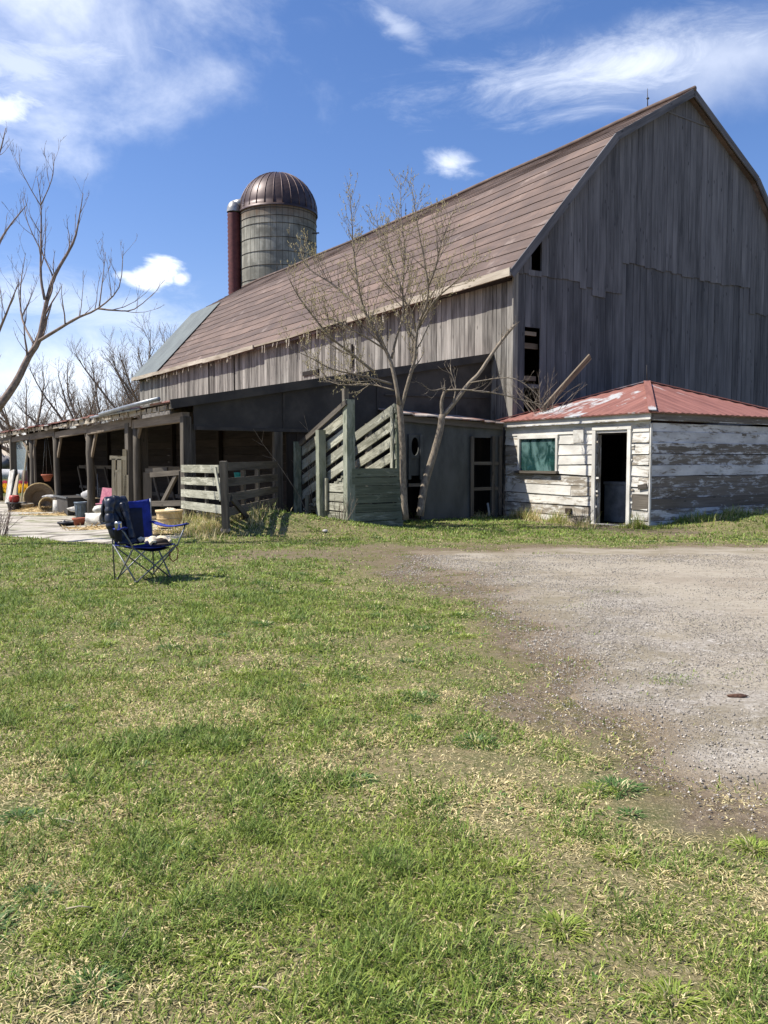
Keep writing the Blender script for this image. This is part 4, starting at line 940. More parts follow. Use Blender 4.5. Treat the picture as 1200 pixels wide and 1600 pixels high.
# ================================================================ LOADING CHUTE
UN = -1.35                                   # near end plane (u), faces camera
vl = Pu(546, 790, UN)[0]; vr = Pu(622, 790, UN)[0]; zpl = Pu(580, 733, UN)[1]
ulo = Pv(466, 780, vl)[0]; gz = .10
chute = thing('loading_chute', 'wooden livestock loading chute with greenish slatted ramp rails and plank front', 'loading chute', L(UN, vl, gz))
def cpost(name_, u, v, z0, z1, w, m_='greenpost', tone=None):
    m = MB(); m.board(L(u, v, z0), L(u+.01, v+random.uniform(-.01, .01), z1), w, w*.85, Bv, tone); return m.build(name_, M[m_], chute)
zt1 = Pv(545, 613, vl)[1]; zt2 = Pv(506, 672, vl)[1]; zt3 = Pv(468, 690, vl)[1]; umid = Pv(506, 780, vl)[0]
cpost('post', UN, vl, gz, zt1-.15, .19, tone=.8); cpost('post', UN+.10, vl-.02, zt1-.5, zt1+.08, .11, 'post')
cpost('post', umid, vl-.06, .1, zt2, .17, tone=.9); cpost('post', ulo, vl-.05, .05, zt3, .19, tone=.6); cpost('post', ulo+.12, vl-.02, .05, zt3-.12, .09, 'post')
zt4 = Pu(620, 632, UN)[1]; cpost('post', UN, vr, gz-.1, zt4, .17, tone=.3); cpost('post', ulo, vr, .05, zt3, .15, tone=.5); cpost('post', UN+1.2, vr, .05, zt3+.4, .12, 'post')
# rails: lines in pixels on the left side plane
def rail(xa, ya, xb, yb, v, w, tone=None, mt='chute'):
    ua, za = Pv(xa, ya, v); ub, zb = Pv(xb, yb, v); m = MB(); m.board(L(ua, v, za), L(ub, v, zb), w, .035, ZV, tone); return m.build('rail', M[mt], chute)
vi = vl+.09
rail(468, 694, 541, 628, vl-.12, .11, .4, 'post')
rail(468, 709, 545, 648, vi, .20, .7); rail(466, 732, 545, 672, vi, .20, .9); rail(466, 755, 545, 697, vi, .20, .6); rail(466, 779, 545, 721, vi, .19, .8); rail(490, 786, 545, 745, vi, .18, .5)
# right side rails, seen through the open front (inner face)
du_ = (UN+.05, ulo)
def railr(z_near, w, tone):
    m = MB(); slope_ = (Pv(545, 672, vi)[1]-Pv(466, 732, vi)[1])/(ulo-UN)
    m.board(L(UN-.02, vr-.08, z_near), L(ulo, vr-.08, z_near-slope_*(ulo-UN)), w, .035, ZV, tone); m.build('rail', M['chute'], chute)
for k, zn in enumerate((zt4-.07, zt4-.40, zt4-.73, zt4-1.06)): railr(zn, .20, .5+.1*k)
m = MB(); m.board(L(UN+.06, vr-.12, zpl+.02), L(UN+.06, vr-.12, zt4-.05), .09, .03, A, .8); m.build('batten', M['chute'], chute)
m = MB(); z = gz-.12; k = 0
while z < zpl-.02:
    m.board(L(UN-.06, vl+.02, z+.09), L(UN-.06, vr+.08, z+.09+random.uniform(-.008, .008)), .172, .035, ZV, .15+.3*random.random()); z += .185; k += 1
tag(m.build('front_planks', M['greenpost'], chute), 'shaded plank front below the ramp top')
m = MB(); slp = (zpl-.05)/(ulo-UN)
for k in range(16):
    u = UN+(ulo-UN)*(k+.5)/16; m.board(L(u, vl+.05, zpl-slp*(u-UN)*.86), L(u, vr-.03, zpl-slp*(u-UN)*.86), (ulo-UN)/16*1.0, .04, A, random.random())
m.build('ramp_floor', M['chute'], chute)
m = MB()
for k in range(4): 
    z = .25+.2*k; m.board(L(UN+.1, vl+.03, z), L(UN+1.0, vl+.03, z), .17, .03, ZV, .6+.1*k)
m.board(L(UN+.95, vl-.02, .35), L(UN+.95, vl-.02, 1.05), .09, .05, A, .4); m.board(L(UN+1.85, vl-.02, .15), L(UN+1.85, vl-.02, .65), .09, .05, A, .3)
m.build_each('side_plank', M['chute'], chute)
m = MB(); m.board(L(ulo+.1, vl, 2.02), L(ulo+.1, vr+.1, 2.0), .07, .05, ZV, .6); m.build('cross_beam', M['beam'], chute)

# ================================================================ BOARD FENCES
VG = VF-.28
u0, z0 = Pv(287, 728, VG); u1, z1 = Pv(344, 729, VG); u2, z2 = Pv(356, 795, VG)
f1 = thing('board_gate', 'pale four board gate panel in sunlight beside the lean-to corner post', 'gate', L(u0, VG, .3))
for k, (ya, yb, xb) in enumerate(((732, 733, 345), (751, 753, 347), (770, 775, 350), (788, 797, 356))):
    ua, za = Pv(286, ya, VG); ub, zb = Pv(xb, yb, VG); m = MB(); m.board(L(ua, VG-.03, za), L(ub, VG-.03, zb), .15, .03, ZV, .6+.1*k); m.build('board', M['chute'], f1)
for (xa, xb, yb) in ((287, 287, 803), (320, 321, 795)):
    ua, za = Pv(xa, 727, VG); ub, zb = Pv(xb, yb, VG); m = MB(); m.board(L(ua, VG+.03, zb), L(ua, VG+.03, za), .08, .05, A, .7); m.build('upright', M['post'], f1)
ua, za = Pv(341, 731, VG); ub, zb = Pv(350, 782, VG); m = MB(); m.board(L(ua, VG-.06, za), L(ub, VG-.06, zb), .09, .025, A, .95); m.build('brace', M['chute'], f1)
e0 = at(352, 727, L(u2, VG).y); e0 = Vector((e0.x, e0.y, 0)); e1 = at(430, 727, 18.1); e1 = Vector((e1.x, e1.y, 0))
f2 = thing('board_fence', 'dark shaded board fence running from the pale gate to the lean-to wall', 'fence', (e0.x, e0.y, .3))
dd = (e1-e0).normalized(); ss = dd.cross(ZV)
for k, (za, zb) in enumerate(((1.32, 1.34), (1.04, 1.06), (.76, .80), (.50, .55))):
    m = MB(); m.board(e0+ZV*za+ss*.04, e1+ZV*(zb)+ss*.04, .15, .03, ZV, .2+.1*k); m.build('board', M['post'], f2)
m = MB(); m.board(e0+ZV*.2, e0+ZV*1.42-dd*.10, .12, .10, ss, .4); m.build('post', M['post'], f2)
for q in (1.0, 1.9): m = MB(); m.board(e0+dd*q+ZV*.2, e0+dd*q+ZV*1.3, .10, .07, dd, .2); m.build('post', M['post'], f2)
m = MB(); m.board(e0+dd*.1+ZV*.75+ss*.08, e0+dd*1.3+ZV*.2+ss*.08, .11, .03, ZV, .3); m.build('brace', M['post'], f2)
# old stump curb block
p = onG(298, 810); m = MB(); m.wbox((p.x, p.y, p.z-.05), .75, .35, .22, .6, .5, .94); tag(m.build('concrete_block', M['concrete'], None, p), 'concrete curb block beneath the pale board gate', 'concrete block')

# ================================================================ THINGS IN THE LEAN-TO
def gz_(p): return g1(p[0], p[1])+.03
def lat(x, y, dz=0.0): p = onG(x, y); p.z = gz_(p)+dz; return p
def simple(name, m_, loc, label, cat, mb, group=None): return tag(mb.build(name, M[m_], None, loc), label, cat, group)
# bushel basket (12 sided splint) with wool
p = lat(265, 826); s_ = p.y/F; bask = thing('bushel_basket', 'wooden splint bushel basket filled with white fleece behind the blue chair', 'basket', p)
m = MB(); m.lathe([(.215, 0), (.25, .32), (.238, .32), (.2, .02)], p, n=14, smooth=False); m.build('body', M['splint'], bask)
m = MB(); m.lathe([(.246, .285), (.258, .285), (.262, .33), (.245, .33)], p, n=20); m.lathe([(.217, .0), (.225, .0), (.229, .04), (.22, .04)], p, n=20); m.lathe([(.232, .15), (.239, .15), (.242, .18), (.235, .18)], p, n=20); m.build('band', M['splint'], bask)
m = MB(); P = []
for i in range(7):
    P.append([p+Vector((math.cos(a)*.21*i/6, math.sin(a)*.21*i/6, .27+.09*(1-(i/6)**2)+random.uniform(-.03, .03))) for a in np.linspace(0, 6.283, 13)])
m.grid(P); tag(m.build('fleece', M['cream'], None, p), 'white fleece heaped in the bushel basket', 'fleece')
# white bucket on its side
p = lat(150, 822, .145); ax = Vector((.93, -.30, 0)).normalized(); bk = thing('bucket', 'white plastic bucket lying on its side by the post', 'bucket', p)
m = MB(); m.lathe([(.13, -.2), (.145, .18), (.155, .18), (.155, .21), (.135, .21), (.12, -.17)], p, ax, 22, close=False); m.lathe([(0, -.2), (.13, -.2)], p, ax, 22, close=False); m.build('body', M['whiteplastic'], bk)
m = MB(); m.tube([p+ax*.17+Vector((0, -.15, 0)), p+ax*.05+Vector((-.02, -.2, -.12)), p-ax*.02+Vector((0, -.05, -.145))], .004, 4); m.build('handle', M['wire'], bk)
def pot(name, px, label, r0, r1, h, m_, cat='flower pot', rim=.02, group=None, fill='soil'):
    p = lat(*px); t = thing(name, label, cat, p, group)
    mb = MB(); mb.lathe([(r0, 0), (r1*.97, h-.05), (r1+rim, h-.05), (r1+rim, h), (r1-.012, h), (r1-.03, h-.06), (r0*.9, .03)], p, n=22); mb.build('body', M[m_], t)
    if fill: mb = MB(); mb.lathe([(0, h-.03), (r1-.02, h-.045)], p, n=16, close=False); mb.build('fill', M[fill], t)
    return t, p
pot('flower_pot', (124, 822), 'low terracotta bowl pot on the apron beside the black tray', .11, .15, .19, 'terracotta')
t_, p = pot('feed_tray', (105, 822), 'shallow black feed tray beside the terracotta pot', .18, .22, .11, 'black', 'tray', fill='soil')
m = MB(); m.lathe([(.03, 0), (.045, .05), (.03, .09), (0, .1)], p+Vector((-.07, -.03, .06)), n=10); simple('jar', 'whiteplastic', p+Vector((-.07, -.03, .06)), 'tiny white jar in the black feed tray', 'jar', m)
pot('flower_pot', (42, 799), 'tan banded flower pot at the lean-to end by the white boards', .17, .22, .26, 'tanpot', rim=.025)
p = lat(42, 799); m = MB(); m.lathe([(.205, .14), (.212, .14), (.215, .165), (.208, .165)], p, n=22); simple('pot_band', 'brownleather', p, '', '', m)
bpy.data.objects.remove(bpy.data.objects['pot_band'])
pot('tub', (26, 799), 'large black tub under the red pot at the far left', .27, .32, .30, 'black', 'tub', fill='soil')
t_ = None; p = lat(23, 799, .28); m = MB(); m.lathe([(.10, 0), (.17, .06), (.18, .20), (.15, .27), (.13, .27), (.12, .22)], p, n=16); simple('flower_pot', 'redpot', p, 'rounded red pot standing in the black tub', 'flower pot', m)
# grey waste bin
p = lat(127, 810); t = thing('waste_bin', 'blue grey ribbed plastic bin left of the second post', 'bin', p)
m = MB(); m.lathe([(.15, 0), (.19, .44), (.21, .44), (.215, .50), (.19, .50), (.14, .03)], p, n=24); m.build('body', M['greyplastic'], t)
for a in range(8): 
    m = MB(); q = Vector((math.cos(a*.785+.3), math.sin(a*.785+.3), 0)); m.tube([p+q*.158+ZV*.03, p+q*.188+ZV*.42], .012, 5); m.build('rib', M['greyplastic'], t)
# small crock at post foot
p = lat(139, 815); m = MB(); m.lathe([(.08, 0), (.10, .20), (.115, .22), (.105, .24), (.09, .23), (.07, .03)], p, n=16); simple('crock', 'whiteplastic', p, 'small pale crock leaning at the foot of the third post', 'crock', m)
# dark trough
p0 = at(113, 790, 28.0); p0.z = g1(p0.x, p0.y); t = thing('trough', 'long dark grey metal trough inside the lean-to between two posts', 'trough', p0)
a_ = math.atan2(A.y, A.x); m = MB(); m.wbox(p0, 1.9, .7, .62, a_, .2, 1.04); m.build('body', M['tar'], t); m = MB()
for sgn in (-1, 1): m.board(p0-A*1.0+Bv*sgn*.38+ZV*.62, p0+A*1.0+Bv*sgn*.38+ZV*.62, .06, .06, ZV, .9)
m.build_each('rim', M['metal'], t)
# white and pink stuff: child seat like toy, white sacks
p = at(156, 800, 25.6); p.z = g1(p.x, p.y)+.02; t = thing('padded_chair', 'small pink cushioned chair with white cloth behind the third post', 'chair', p)
rz_ = -.5; m = MB(); m.wbox(p+ZV*.36, .5, .45, .12, rz_); m.build('seat', M['pink'], t); m = MB(); m.board(p+Vector((.12, .2, .4)), p+Vector((.20, .3, .95)), .44, .09, Vector((1, -.4, 0))); m.build('backrest', M['pink'], t)
for a_x, a_y in ((-.2, -.17), (.2, -.2), (-.17, .2), (.2, .17)): m = MB(); m.tube([p+Vector((a_x, a_y, .38)), p+Vector((a_x*1.15, a_y*1.15, 0))], .018, 6); m.build('leg', M['metal'], t)
def lump(name, m_, c, rx, ry, rz2, label, cat, amp=.18, group=None, seed=0):
    mb = MB(); P = []; rr = random.Random(seed)
    ph = [rr.uniform(0, 6) for _ in range(6)]
    for i in range(9):
        th = math.pi*i/8; row = []
        for j in range(15):
            a = 2*math.pi*j/14; q = 1+amp*(math.sin(3*a+ph[0]+2*th)*.5+math.sin(5*a+ph[1]-3*th)*.35+math.sin(2*a+ph[2]+5*th)*.4)
            row.append(Vector(c)+Vector((rx*math.sin(th)*math.cos(a)*q, ry*math.sin(th)*math.sin(a)*q, rz2*(1+math.cos(th)*(1+.3*amp*math.sin(a*2+ph[3]))))))
        P.append(row)
    mb.grid(P); return tag(mb.build(name, M[m_], None, c), label, cat, group)
lump('sack', 'whitecloth', at(138, 781, 25.4), .20, .16, .15, 'bunched white cloth sack lying on the pink chair', 'sack', .25, seed=3)
lump('sack', 'whiteplastic', at(158, 803, 23.9), .26, .18, .13, 'dirty white sack slumped on the floor behind the third post', 'sack', .2, seed=5)
lump('sack', 'whiteplastic', at(117, 800, 26.6), .22, .15, .09, 'flat pale sack lying left of the grey bin', 'sack', .25, seed=8)
# straw heap
pS = lat(66, 800); 
def strawheap(c, rx, ry, h, n, label):
    mb = MB(); P = []
    for i in range(6):
        P.append([Vector(c)+Vector((rx*i/5*math.cos(a), ry*i/5*math.sin(a), h*(1-(i/5)**1.5)+random.uniform(-.015, .015))) for a in np.linspace(0, 6.283, 15)])
    mb.grid(P)
    for _ in range(n):
        a = random.uniform(0, 6.28); r = random.random()**.6*1.15; q = Vector(c)+Vector((rx*r*math.cos(a), ry*r*math.sin(a), h*max(0, 1-r**1.5)+.015)); d = Vector((random.gauss(0, 1), random.gauss(0, 1), random.gauss(0, .3))).normalized()*random.uniform(.05, .14)
        mb.tube([q-d, q+d], .005, 3, cap=False, smooth=False)
    return tag(mb.build('straw_heap', M['straw'], None, c), label, 'straw', kind='stuff')
strawheap(pS, 1.0, .6, .14, 420, 'pale straw heap spread by the lean-to baskets'); strawheap(lat(110, 806), 1.5, .35, .05, 260, 'thin litter of straw on the floor behind the feed tray')
strawheap(lat(172, 828), .9, .3, .04, 220, 'scattered straw on the apron near the fallen bucket'); strawheap(lat(246, 836), .5, .25, .04, 120, 'wisps of straw in front of the bushel basket')
# wicker baskets
p = lat(62, 796, .42); ax = Vector((.35, -.93, .15)).normalized(); t = thing('wicker_basket', 'large round wicker basket tipped towards the yard', 'basket', p)
m = MB(); m.lathe([(.30, -.35), (.50, .0), (.54, .02), (.50, .05), (.28, -.30)], p, ax, 26, close=False); m.lathe([(0, -.35), (.30, -.35)], p, ax, 26, close=False); m.build('body', M['wicker'], t)
m = MB(); m.tube([p+ax*.03+(ax.orthogonal().normalized()*math.cos(a)+ax.cross(ax.orthogonal().normalized())*math.sin(a))*.53 for a in np.linspace(0, 6.283, 25)], .03, 6, cap=False); m.build('rim', M['straw'], t)
p = lat(74, 801, .24); ax = Vector((.45, -.88, .12)).normalized(); t = thing('wicker_basket', 'smaller wicker basket on its side with pale hoop rim', 'basket', p)
m = MB(); m.lathe([(.20, -.4), (.25, .1), (.23, .1), (.18, -.36)], p, ax, 22, close=False); m.build('body', M['wicker'], t); m = MB(); e1_ = ax.orthogonal().normalized(); e2_ = ax.cross(e1_)
for q in (.1, -.02): m.tube([p+ax*q+(e1_*math.cos(a)+e2_*math.sin(a))*.26 for a in np.linspace(0, 6.283, 21)], .022, 6, cap=False)
m.build('rim', M['straw'], t)
lump('sack', 'whitecloth', lat(79, 797, .38), .28, .2, .08, 'white cloth lying over the wicker baskets', 'cloth', .2, seed=2)
# hanging terracotta pot
p = at(74, 752, 31.0); t = thing('hanging_pot', 'terracotta pot hanging from the lean-to beam by wires', 'hanging pot', p)
m = MB(); m.lathe([(.10, 0), (.19, .20), (.215, .20), (.215, .26), (.19, .26)], p, n=18); m.build('body', M['terracotta'], t)
m = MB(); ztop = zr(((p-BO).dot(Bv)))-.1
for a in (0, 2.1, 4.2): m.tube([p+Vector((.2*math.cos(a), .2*math.sin(a), .25)), Vector((p.x, p.y, ztop))], .005, 3)
m.build('wire', M['wire'], t)
# stalls: slanted dividers along the inside
vS = VF+3.0
t = thing('stall_divider', 'row of slanted grey stall boards under a top rail in the lean-to', 'stall divider', L(12, vS, -.3)); m = MB(); m.board(L(10, vS, 1.15), L(24, vS, 1.12), .14, .06, ZV, .8); m.board(L(10, vS, .25), L(24, vS, .2), .12, .06, ZV, .4); m.build_each('rail', M['post'], t)
for k in range(9):
    u = 10.5+k*1.6; m = MB(); m.board(L(u+.8, vS-.06, 1.1), L(u-.15, vS-.06, -.05), .15, .04, A, random.random()); m.build('slat', M['post'], t)
# pen with frame and diagonal (behind basket)
pr_ = lambda x, y, Y: at(x, y, Y)
t = thing('pen_frame', 'weathered pen frame with a diagonal board left of the pale gate', 'pen frame', (at(250, 790, 20.2).x, 20.2, .1))
for (xa, ya, xb, yb, w, Ya, Yb, tn_) in ((228, 736, 262, 734, .13, 20.6, 20.4, .9), (230, 738, 231, 800, .2, 20.6, 20.6, .9), (236, 742, 284, 738, .12, 20.4, 19.4, .5), (276, 742, 252, 790, .10, 19.6, 20.2, .7), (232, 787, 284, 786, .13, 20.4, 19.4, .6), (284, 772, 284, 736, .14, 19.4, 19.4, .4)):
    m = MB(); m.board(at(xa, ya, Ya), at(xb, yb, Yb), w, .07, ZV if abs(xa-xb) > 12 else Vector((1, .3, 0)), tn_); m.build('board', M['post'], t)
t = thing('wooden_stand', 'new pale lumber stand with a flat top board left of the double post', 'stand', (at(185, 800, 20.8).x, 20.8, -.05))
for (xa, ya, xb, yb, w, tn_) in ((172, 715, 198, 716, .10, 1), (178, 717, 178, 800, .09, .6), (187, 717, 187, 800, .11, .8), (195, 702, 195, 800, .10, .3), (179, 736, 190, 736, .06, .9), (197, 742, 197, 800, .16, .2), (181, 775, 181, 738, .05, .9)):
    m = MB(); m.board(at(xa, ya, 20.8), at(xb, yb, 20.8), w, .06, ZV if abs(xa-xb) > 8 else Vector((1, 0, 0)), tn_); m.build('board', M['lightwood'], t)
# wire cage
p = lat(168, 802); t = thing('wire_cage', 'small square wire mesh cage beside the lumber stand', 'cage', p); m = MB(); hx, hy, hh = .22, .3, .85
for i in range(9):
    f = i/8
    for (q0, q1) in (((-hx+2*hx*f, -hy), (-hx+2*hx*f, -hy)), ((-hx, -hy+2*hy*f), (-hx, -hy+2*hy*f)), ((hx, -hy+2*hy*f), (hx, -hy+2*hy*f))): m.tube([p+Vector((*q0, 0)), p+Vector((*q1, hh))], .004, 3, cap=False)
for i in range(15):
    z = hh*i/14; m.tube([p+Vector((-hx, hy, z)), p+Vector((-hx, -hy, z)), p+Vector((hx, -hy, z)), p+Vector((hx, hy, z))], .004, 3, cap=False)
m.build('mesh', M['wire'], t); m = MB()
for (a, b_) in ((-hx, -hy), (hx, -hy), (-hx, hy), (hx, hy)): m.tube([p+Vector((a, b_, 0)), p+Vector((a, b_, hh+(.5 if a < 0 and b_ < 0 else 0)))], .010, 5)
m.build('frame', M['wire'], t)
# white boards leaning at the far end
e = [(23, 40, 738, 790, 35.0, 'whiteplastic', 'tall white door panel leaning at the lean-to end', 'panel')]
pA = L(UL+22.2, VF-.15, 0); gA = g1(pA.x, pA.y)
m = MB(); m.board(L(UL+21.6, VF-.35, gA), L(UL+21.7, VF-.1, gA+1.45), 1.15, .05, A, .8); simple('panel', 'whiteplastic', L(UL+21.6, VF-.2, gA), 'cream white door panel leaning beside the far left post', 'panel', m)
m = MB(); m.board(L(UL+19.9, VF-.4, gA), L(UL+20.6, VF-.05, gA+1.25), .95, .05, A, .6, w1=.35); simple('panel', 'eave', L(UL+19.9, VF-.2, gA), 'pale wedge shaped board leaning behind the tan pot', 'panel', m)
m = MB(); m.board(L(UL+22.9, VF-.2, gA), L(UL+22.9, VF-.05, gA+1.1), .12, .1, A, .2); m.build('x', M['beam']).name = 'timber_stub'
tag(bpy.data.objects['timber_stub'], 'short dark timber standing at the far left edge of the lean-to', 'timber')
m = MB(); m.board(L(UL+18.6, VF-.3, gA), L(UL+18.2, VF-.05, gA+2.45), .05, .05, A, 1); simple('stick', 'lightwood', L(UL+18.6, VF-.3, gA), 'long pale stick leaning against the far left posts', 'stick', m)
def hazeglass():
    mm, t2, b_ = mat('cloudy plastic sheet'); b_.inputs['Base Color'].default_value = (.35,.42,.45,1); b_.inputs['Roughness'].default_value = .2
    tr = N(t2, 'ShaderNodeBsdfTransparent'); tr.inputs[0].default_value = (.8,.88,.9,1); mx = N(t2, 'ShaderNodeMixShader'); mx.inputs[0].default_value = .6
    t2.links.new(b_.outputs[0], mx.inputs[1]); t2.links.new(tr.outputs[0], mx.inputs[2]); t2.links.new(mx.outputs[0], t2.nodes['Material Output'].inputs[0]); return mm
m = MB(); m.board(L(UL+20.6, VF+.1, 1.0), L(UL+20.6, VF+.1, 2.25), 2.3, .01, A); tag(m.build('plastic_sheet', hazeglass(), None, L(UL+20.6, VF+.1, 1.0)), 'cloudy clear sheet hung between the last two posts', 'plastic sheet')
# teal bucket & orange item behind gates
p = L(UL+.9, VF+1.6, 0); p.z = .95; m = MB(); m.lathe([(.10, 0), (.13, .2), (.14, .2), (.12, .19), (.09, .02)], p, n=14); simple('bucket', 'teal', p, 'teal bucket hanging inside, seen between the pale gate boards', 'bucket', m)
p = L(UL+1.2, VF+3.6, 0); p.z = .85; m = MB(); m.lathe([(.09, 0), (.11, .2), (.12, .2), (.10, .19), (.08, .02)], p, n=14); simple('bucket', 'terracotta', p, 'orange brown bucket behind the dark board fence', 'bucket', m)
# pvc pipe and leaning pieces near the outbuilding
p = lat(765, 808); m = MB(); m.tube([p, at(762, 786, p.y+.1)], .028, 8); simple('pipe', 'whiteplastic', p, 'short white pipe leaning beside the dark doorway', 'pipe', m)
p = lat(654, 803); m = MB(); q = at(678, 755, p.y+.2); m.tube([p, q], .03, 6); simple('stick', 'post', p, 'grey stick leaning against the outbuilding wall', 'stick', m)
p = lat(634, 800); m = MB(); m.lathe([(.09, 0), (.11, .2), (.05, .28), (.05, .32)], p, n=12); simple('jug', 'bluecloth', p, 'dark blue jug at the foot of the oval windowed door', 'jug', m)
# plank leaning on gable, sticking out over the shed roof
pa = at(848, 640, 20.6); pb = at(922, 557, 20.95); m = MB(); m.board(pa, pb, .17, .04, ZV+Vector((.6, 0, 0)), .9); m.board(at(866, 612, 20.75), at(893, 612, 20.9), .01, .01, ZV); simple('plank', 'beam', pa, 'long brown plank leaning up over the shed roof against the gable', 'plank', m)
# half buried timber at the foot of the mound
pa = lat(398, 813, .03); pb = lat(516, 812, .03); m = MB(); m.board(pa, pb, .16, .10, ZV, .2); simple('timber', 'post', pa, 'half buried old timber along the foot of the weedy mound', 'timber', m)
# stones
for (x, y, r, lb) in ((397, 818, .13, 'rounded pinkish field stone on the weedy mound'), (352, 824, .09, 'pale lumpy stone half hidden in dry weeds left of the pink stone'), (482, 786, .15, 'pale stone at the foot of the chute ramp'), (524, 787, .13, 'grey stone beneath the chute rails')):
    p = lat(x, y); lump('stone', 'stone', (p.x, p.y, p.z-.03), r, r*.8, r*.75, lb, 'stone', .1, seed=int(x))
p = onG(508, 832); lump('stone', 'whiteplastic', (p.x, p.y, p.z), .05, .04, .03, 'small white stone on the lawn before the chute', 'stone', .15, seed=9)
# bark chunk on the gravel, stones, sticks on the grass
M['barkp'] = plain('red brown bark', (.15,.08,.05), (.06,.03,.02), 40, .95, bmp=.8)
p = onG(1152, 1092); lump('bark_piece', 'barkp', (p.x, p.y, p.z+.004), .062, .022, .014, 'small brown chunk of bark lying on the gravel drive', 'bark', .3, seed=4)
for (x0_, y0_, x1_, y1_, lb) in ((82, 1290, 124, 1300, 'thin pale twig lying in the left foreground grass'), (188, 1488, 202, 1464, 'short pale straw stalk in the lower left lawn'), (395, 1559, 422, 1567, 'pale twig near the bottom edge of the lawn'), (104, 1434, 145, 1433, 'dry stem lying flat in the lower left grass')):
    a_0 = onG(x0_, y0_)+ZV*.03; b_0 = onG(x1_, y1_)+ZV*.032; m = MB(); m.tube([a_0, (a_0+b_0)/2+ZV*.006, b_0], [.0028, .0025, .0015], 5); tag(m.build('twig', M['lightwood'], None, a_0), lb, 'twig')

# ================================================================ CAMPING CHAIR
cc0 = onG(226, 906); ang = math.radians(-44)                 # facing direction (towards camera right)
fw_ = Vector((math.cos(ang), math.sin(ang), 0)); rt_ = Vector((-fw_.y, fw_.x, 0))    # rt_: the chair's left side as seen from behind (away from us)
def Ch(x, y, z): return Vector((cc0.x, cc0.y, cc0.z)) + rt_*x + fw_*y + ZV*z
chair = thing('camping_chair', 'blue folding camping chair with steel crossed legs standing on the lawn', 'chair', cc0)
W2 = .235; D2 = .215; pm_ = M['metal']
def pole(a, b_, r=.0095, name='pole'): mb = MB(); mb.tube([Ch(*a), Ch(*b_)] if not isinstance(a, list) else [Ch(*q) for q in a], r, 8); return mb.build(name, pm_, chair)
for s in (-1, 1):
    pole((s*(W2+.03), -D2-.02, 0), (s*.27, -.30, .97))                              # rear uprights
    pole((s*.29, .29, .40), [0]) if False else pole([(s*.29, .27, .41), (s*.33, .27, .50), (s*.40, .26, .62), (s*.42, .24, .655)], None, name='arm_post')
    pole((s*W2, D2, .02), (s*.28, -.22, .43)); pole((s*W2, -D2, .02), (s*.29, .27, .43))   # side crosses
pole((W2, D2, .02), (-.29, .27, .43)); pole((-W2, D2+.015, .02), (.29, .27, .43))          # front cross
pole((W2, -D2, .02), (-.28, -.24, .43)); pole((-W2, -D2-.015, .02), (.28, -.24, .43))      # rear cross
for s in (-1, 1):
    for q in (-1, 1):
        m = MB(); m.lathe([(.022, 0), (.024, .015), (.014, .035)], Ch(s*W2, q*D2, .0), n=10); m.build('foot', M['black'], chair)
P = []
for i in range(9):
    f = i/8; row = []
    for j in range(11):
        g_ = j/10*2-1; hw = .28-.02*f
        row.append(Ch(g_*hw, -.22+.50*f, .425-.055*(1-g_*g_)*(.45+.55*math.sin(f*3.14))+.01*f))
    P.append(row)
m = MB(); m.grid(P, .008); m.build('seat', M['cobalt'], chair)
P = [[Ch((g_/6-1)*.19, -.14+.40*i/6, .385-.01*i/6*0+.012-.05*(1-((g_/6-1)**2))*.6) for g_ in range(13)] for i in range(7)]
m = MB(); m.grid(P, .006); m.build('seat_panel', M['navyseat'], chair)
P = []
for i in range(9):
    f = i/8; row = []
    for j in range(11):
        g_ = j/10*2-1; row.append(Ch(g_*(.25+.02*f), -.235-.07*f-.035*(1-g_*g_), .42+(.55+.0)*f-.03*(1-g_*g_)*(f > .99)))
    P.append(row)
m = MB(); m.grid(P, .008); m.build('backrest', M['cobalt'], chair)
P = [[Ch((g_/5-1)*.15, -.225-.07*(.02+.75*i/6)-.03*(1-((g_/5-1)*.6)**2), .43+.43*i/6) for g_ in range(11)] for i in range(7)]
m = MB(); m.grid(P, .006); m.build('back_panel', M['navyseat'], chair)
for s in (-1, 1):
    P = []
    for i in range(11):
        f = i/10; x = s*(.275+.135*f); z = .68-.045*math.sin(f*3.14)*1.0+(-.01)*f; y = -.26+.56*f; w = .035+.012*math.sin(f*6.28)**2
        P.append([Ch(x-w, y, z-.004), Ch(x, y, z+.006), Ch(x+w, y, z-.004)])
    m = MB(); m.grid(P, .012); ar = m.build('armrest', M['cobalt'], chair)
# holder with mug on the near-left arm, brown felt thing & cream cloth on the seat
hp = Ch(-.385, .10, .50); m = MB(); m.lathe([(.040, 0), (.046, .14), (.05, .14), (.048, .145), (.043, .14), (.036, .01)], hp, n=18); m.build('cup_holder', M['navyseat'], chair)
m = MB(); m.lathe([(.033, .02), (.040, .20), (.042, .205), (.042, .225), (.036, .235), (0, .235)], hp, n=20); tag(m.build('travel_mug', M['steel'], None, hp), 'brushed steel travel mug in the cup holder of the blue chair', 'mug')
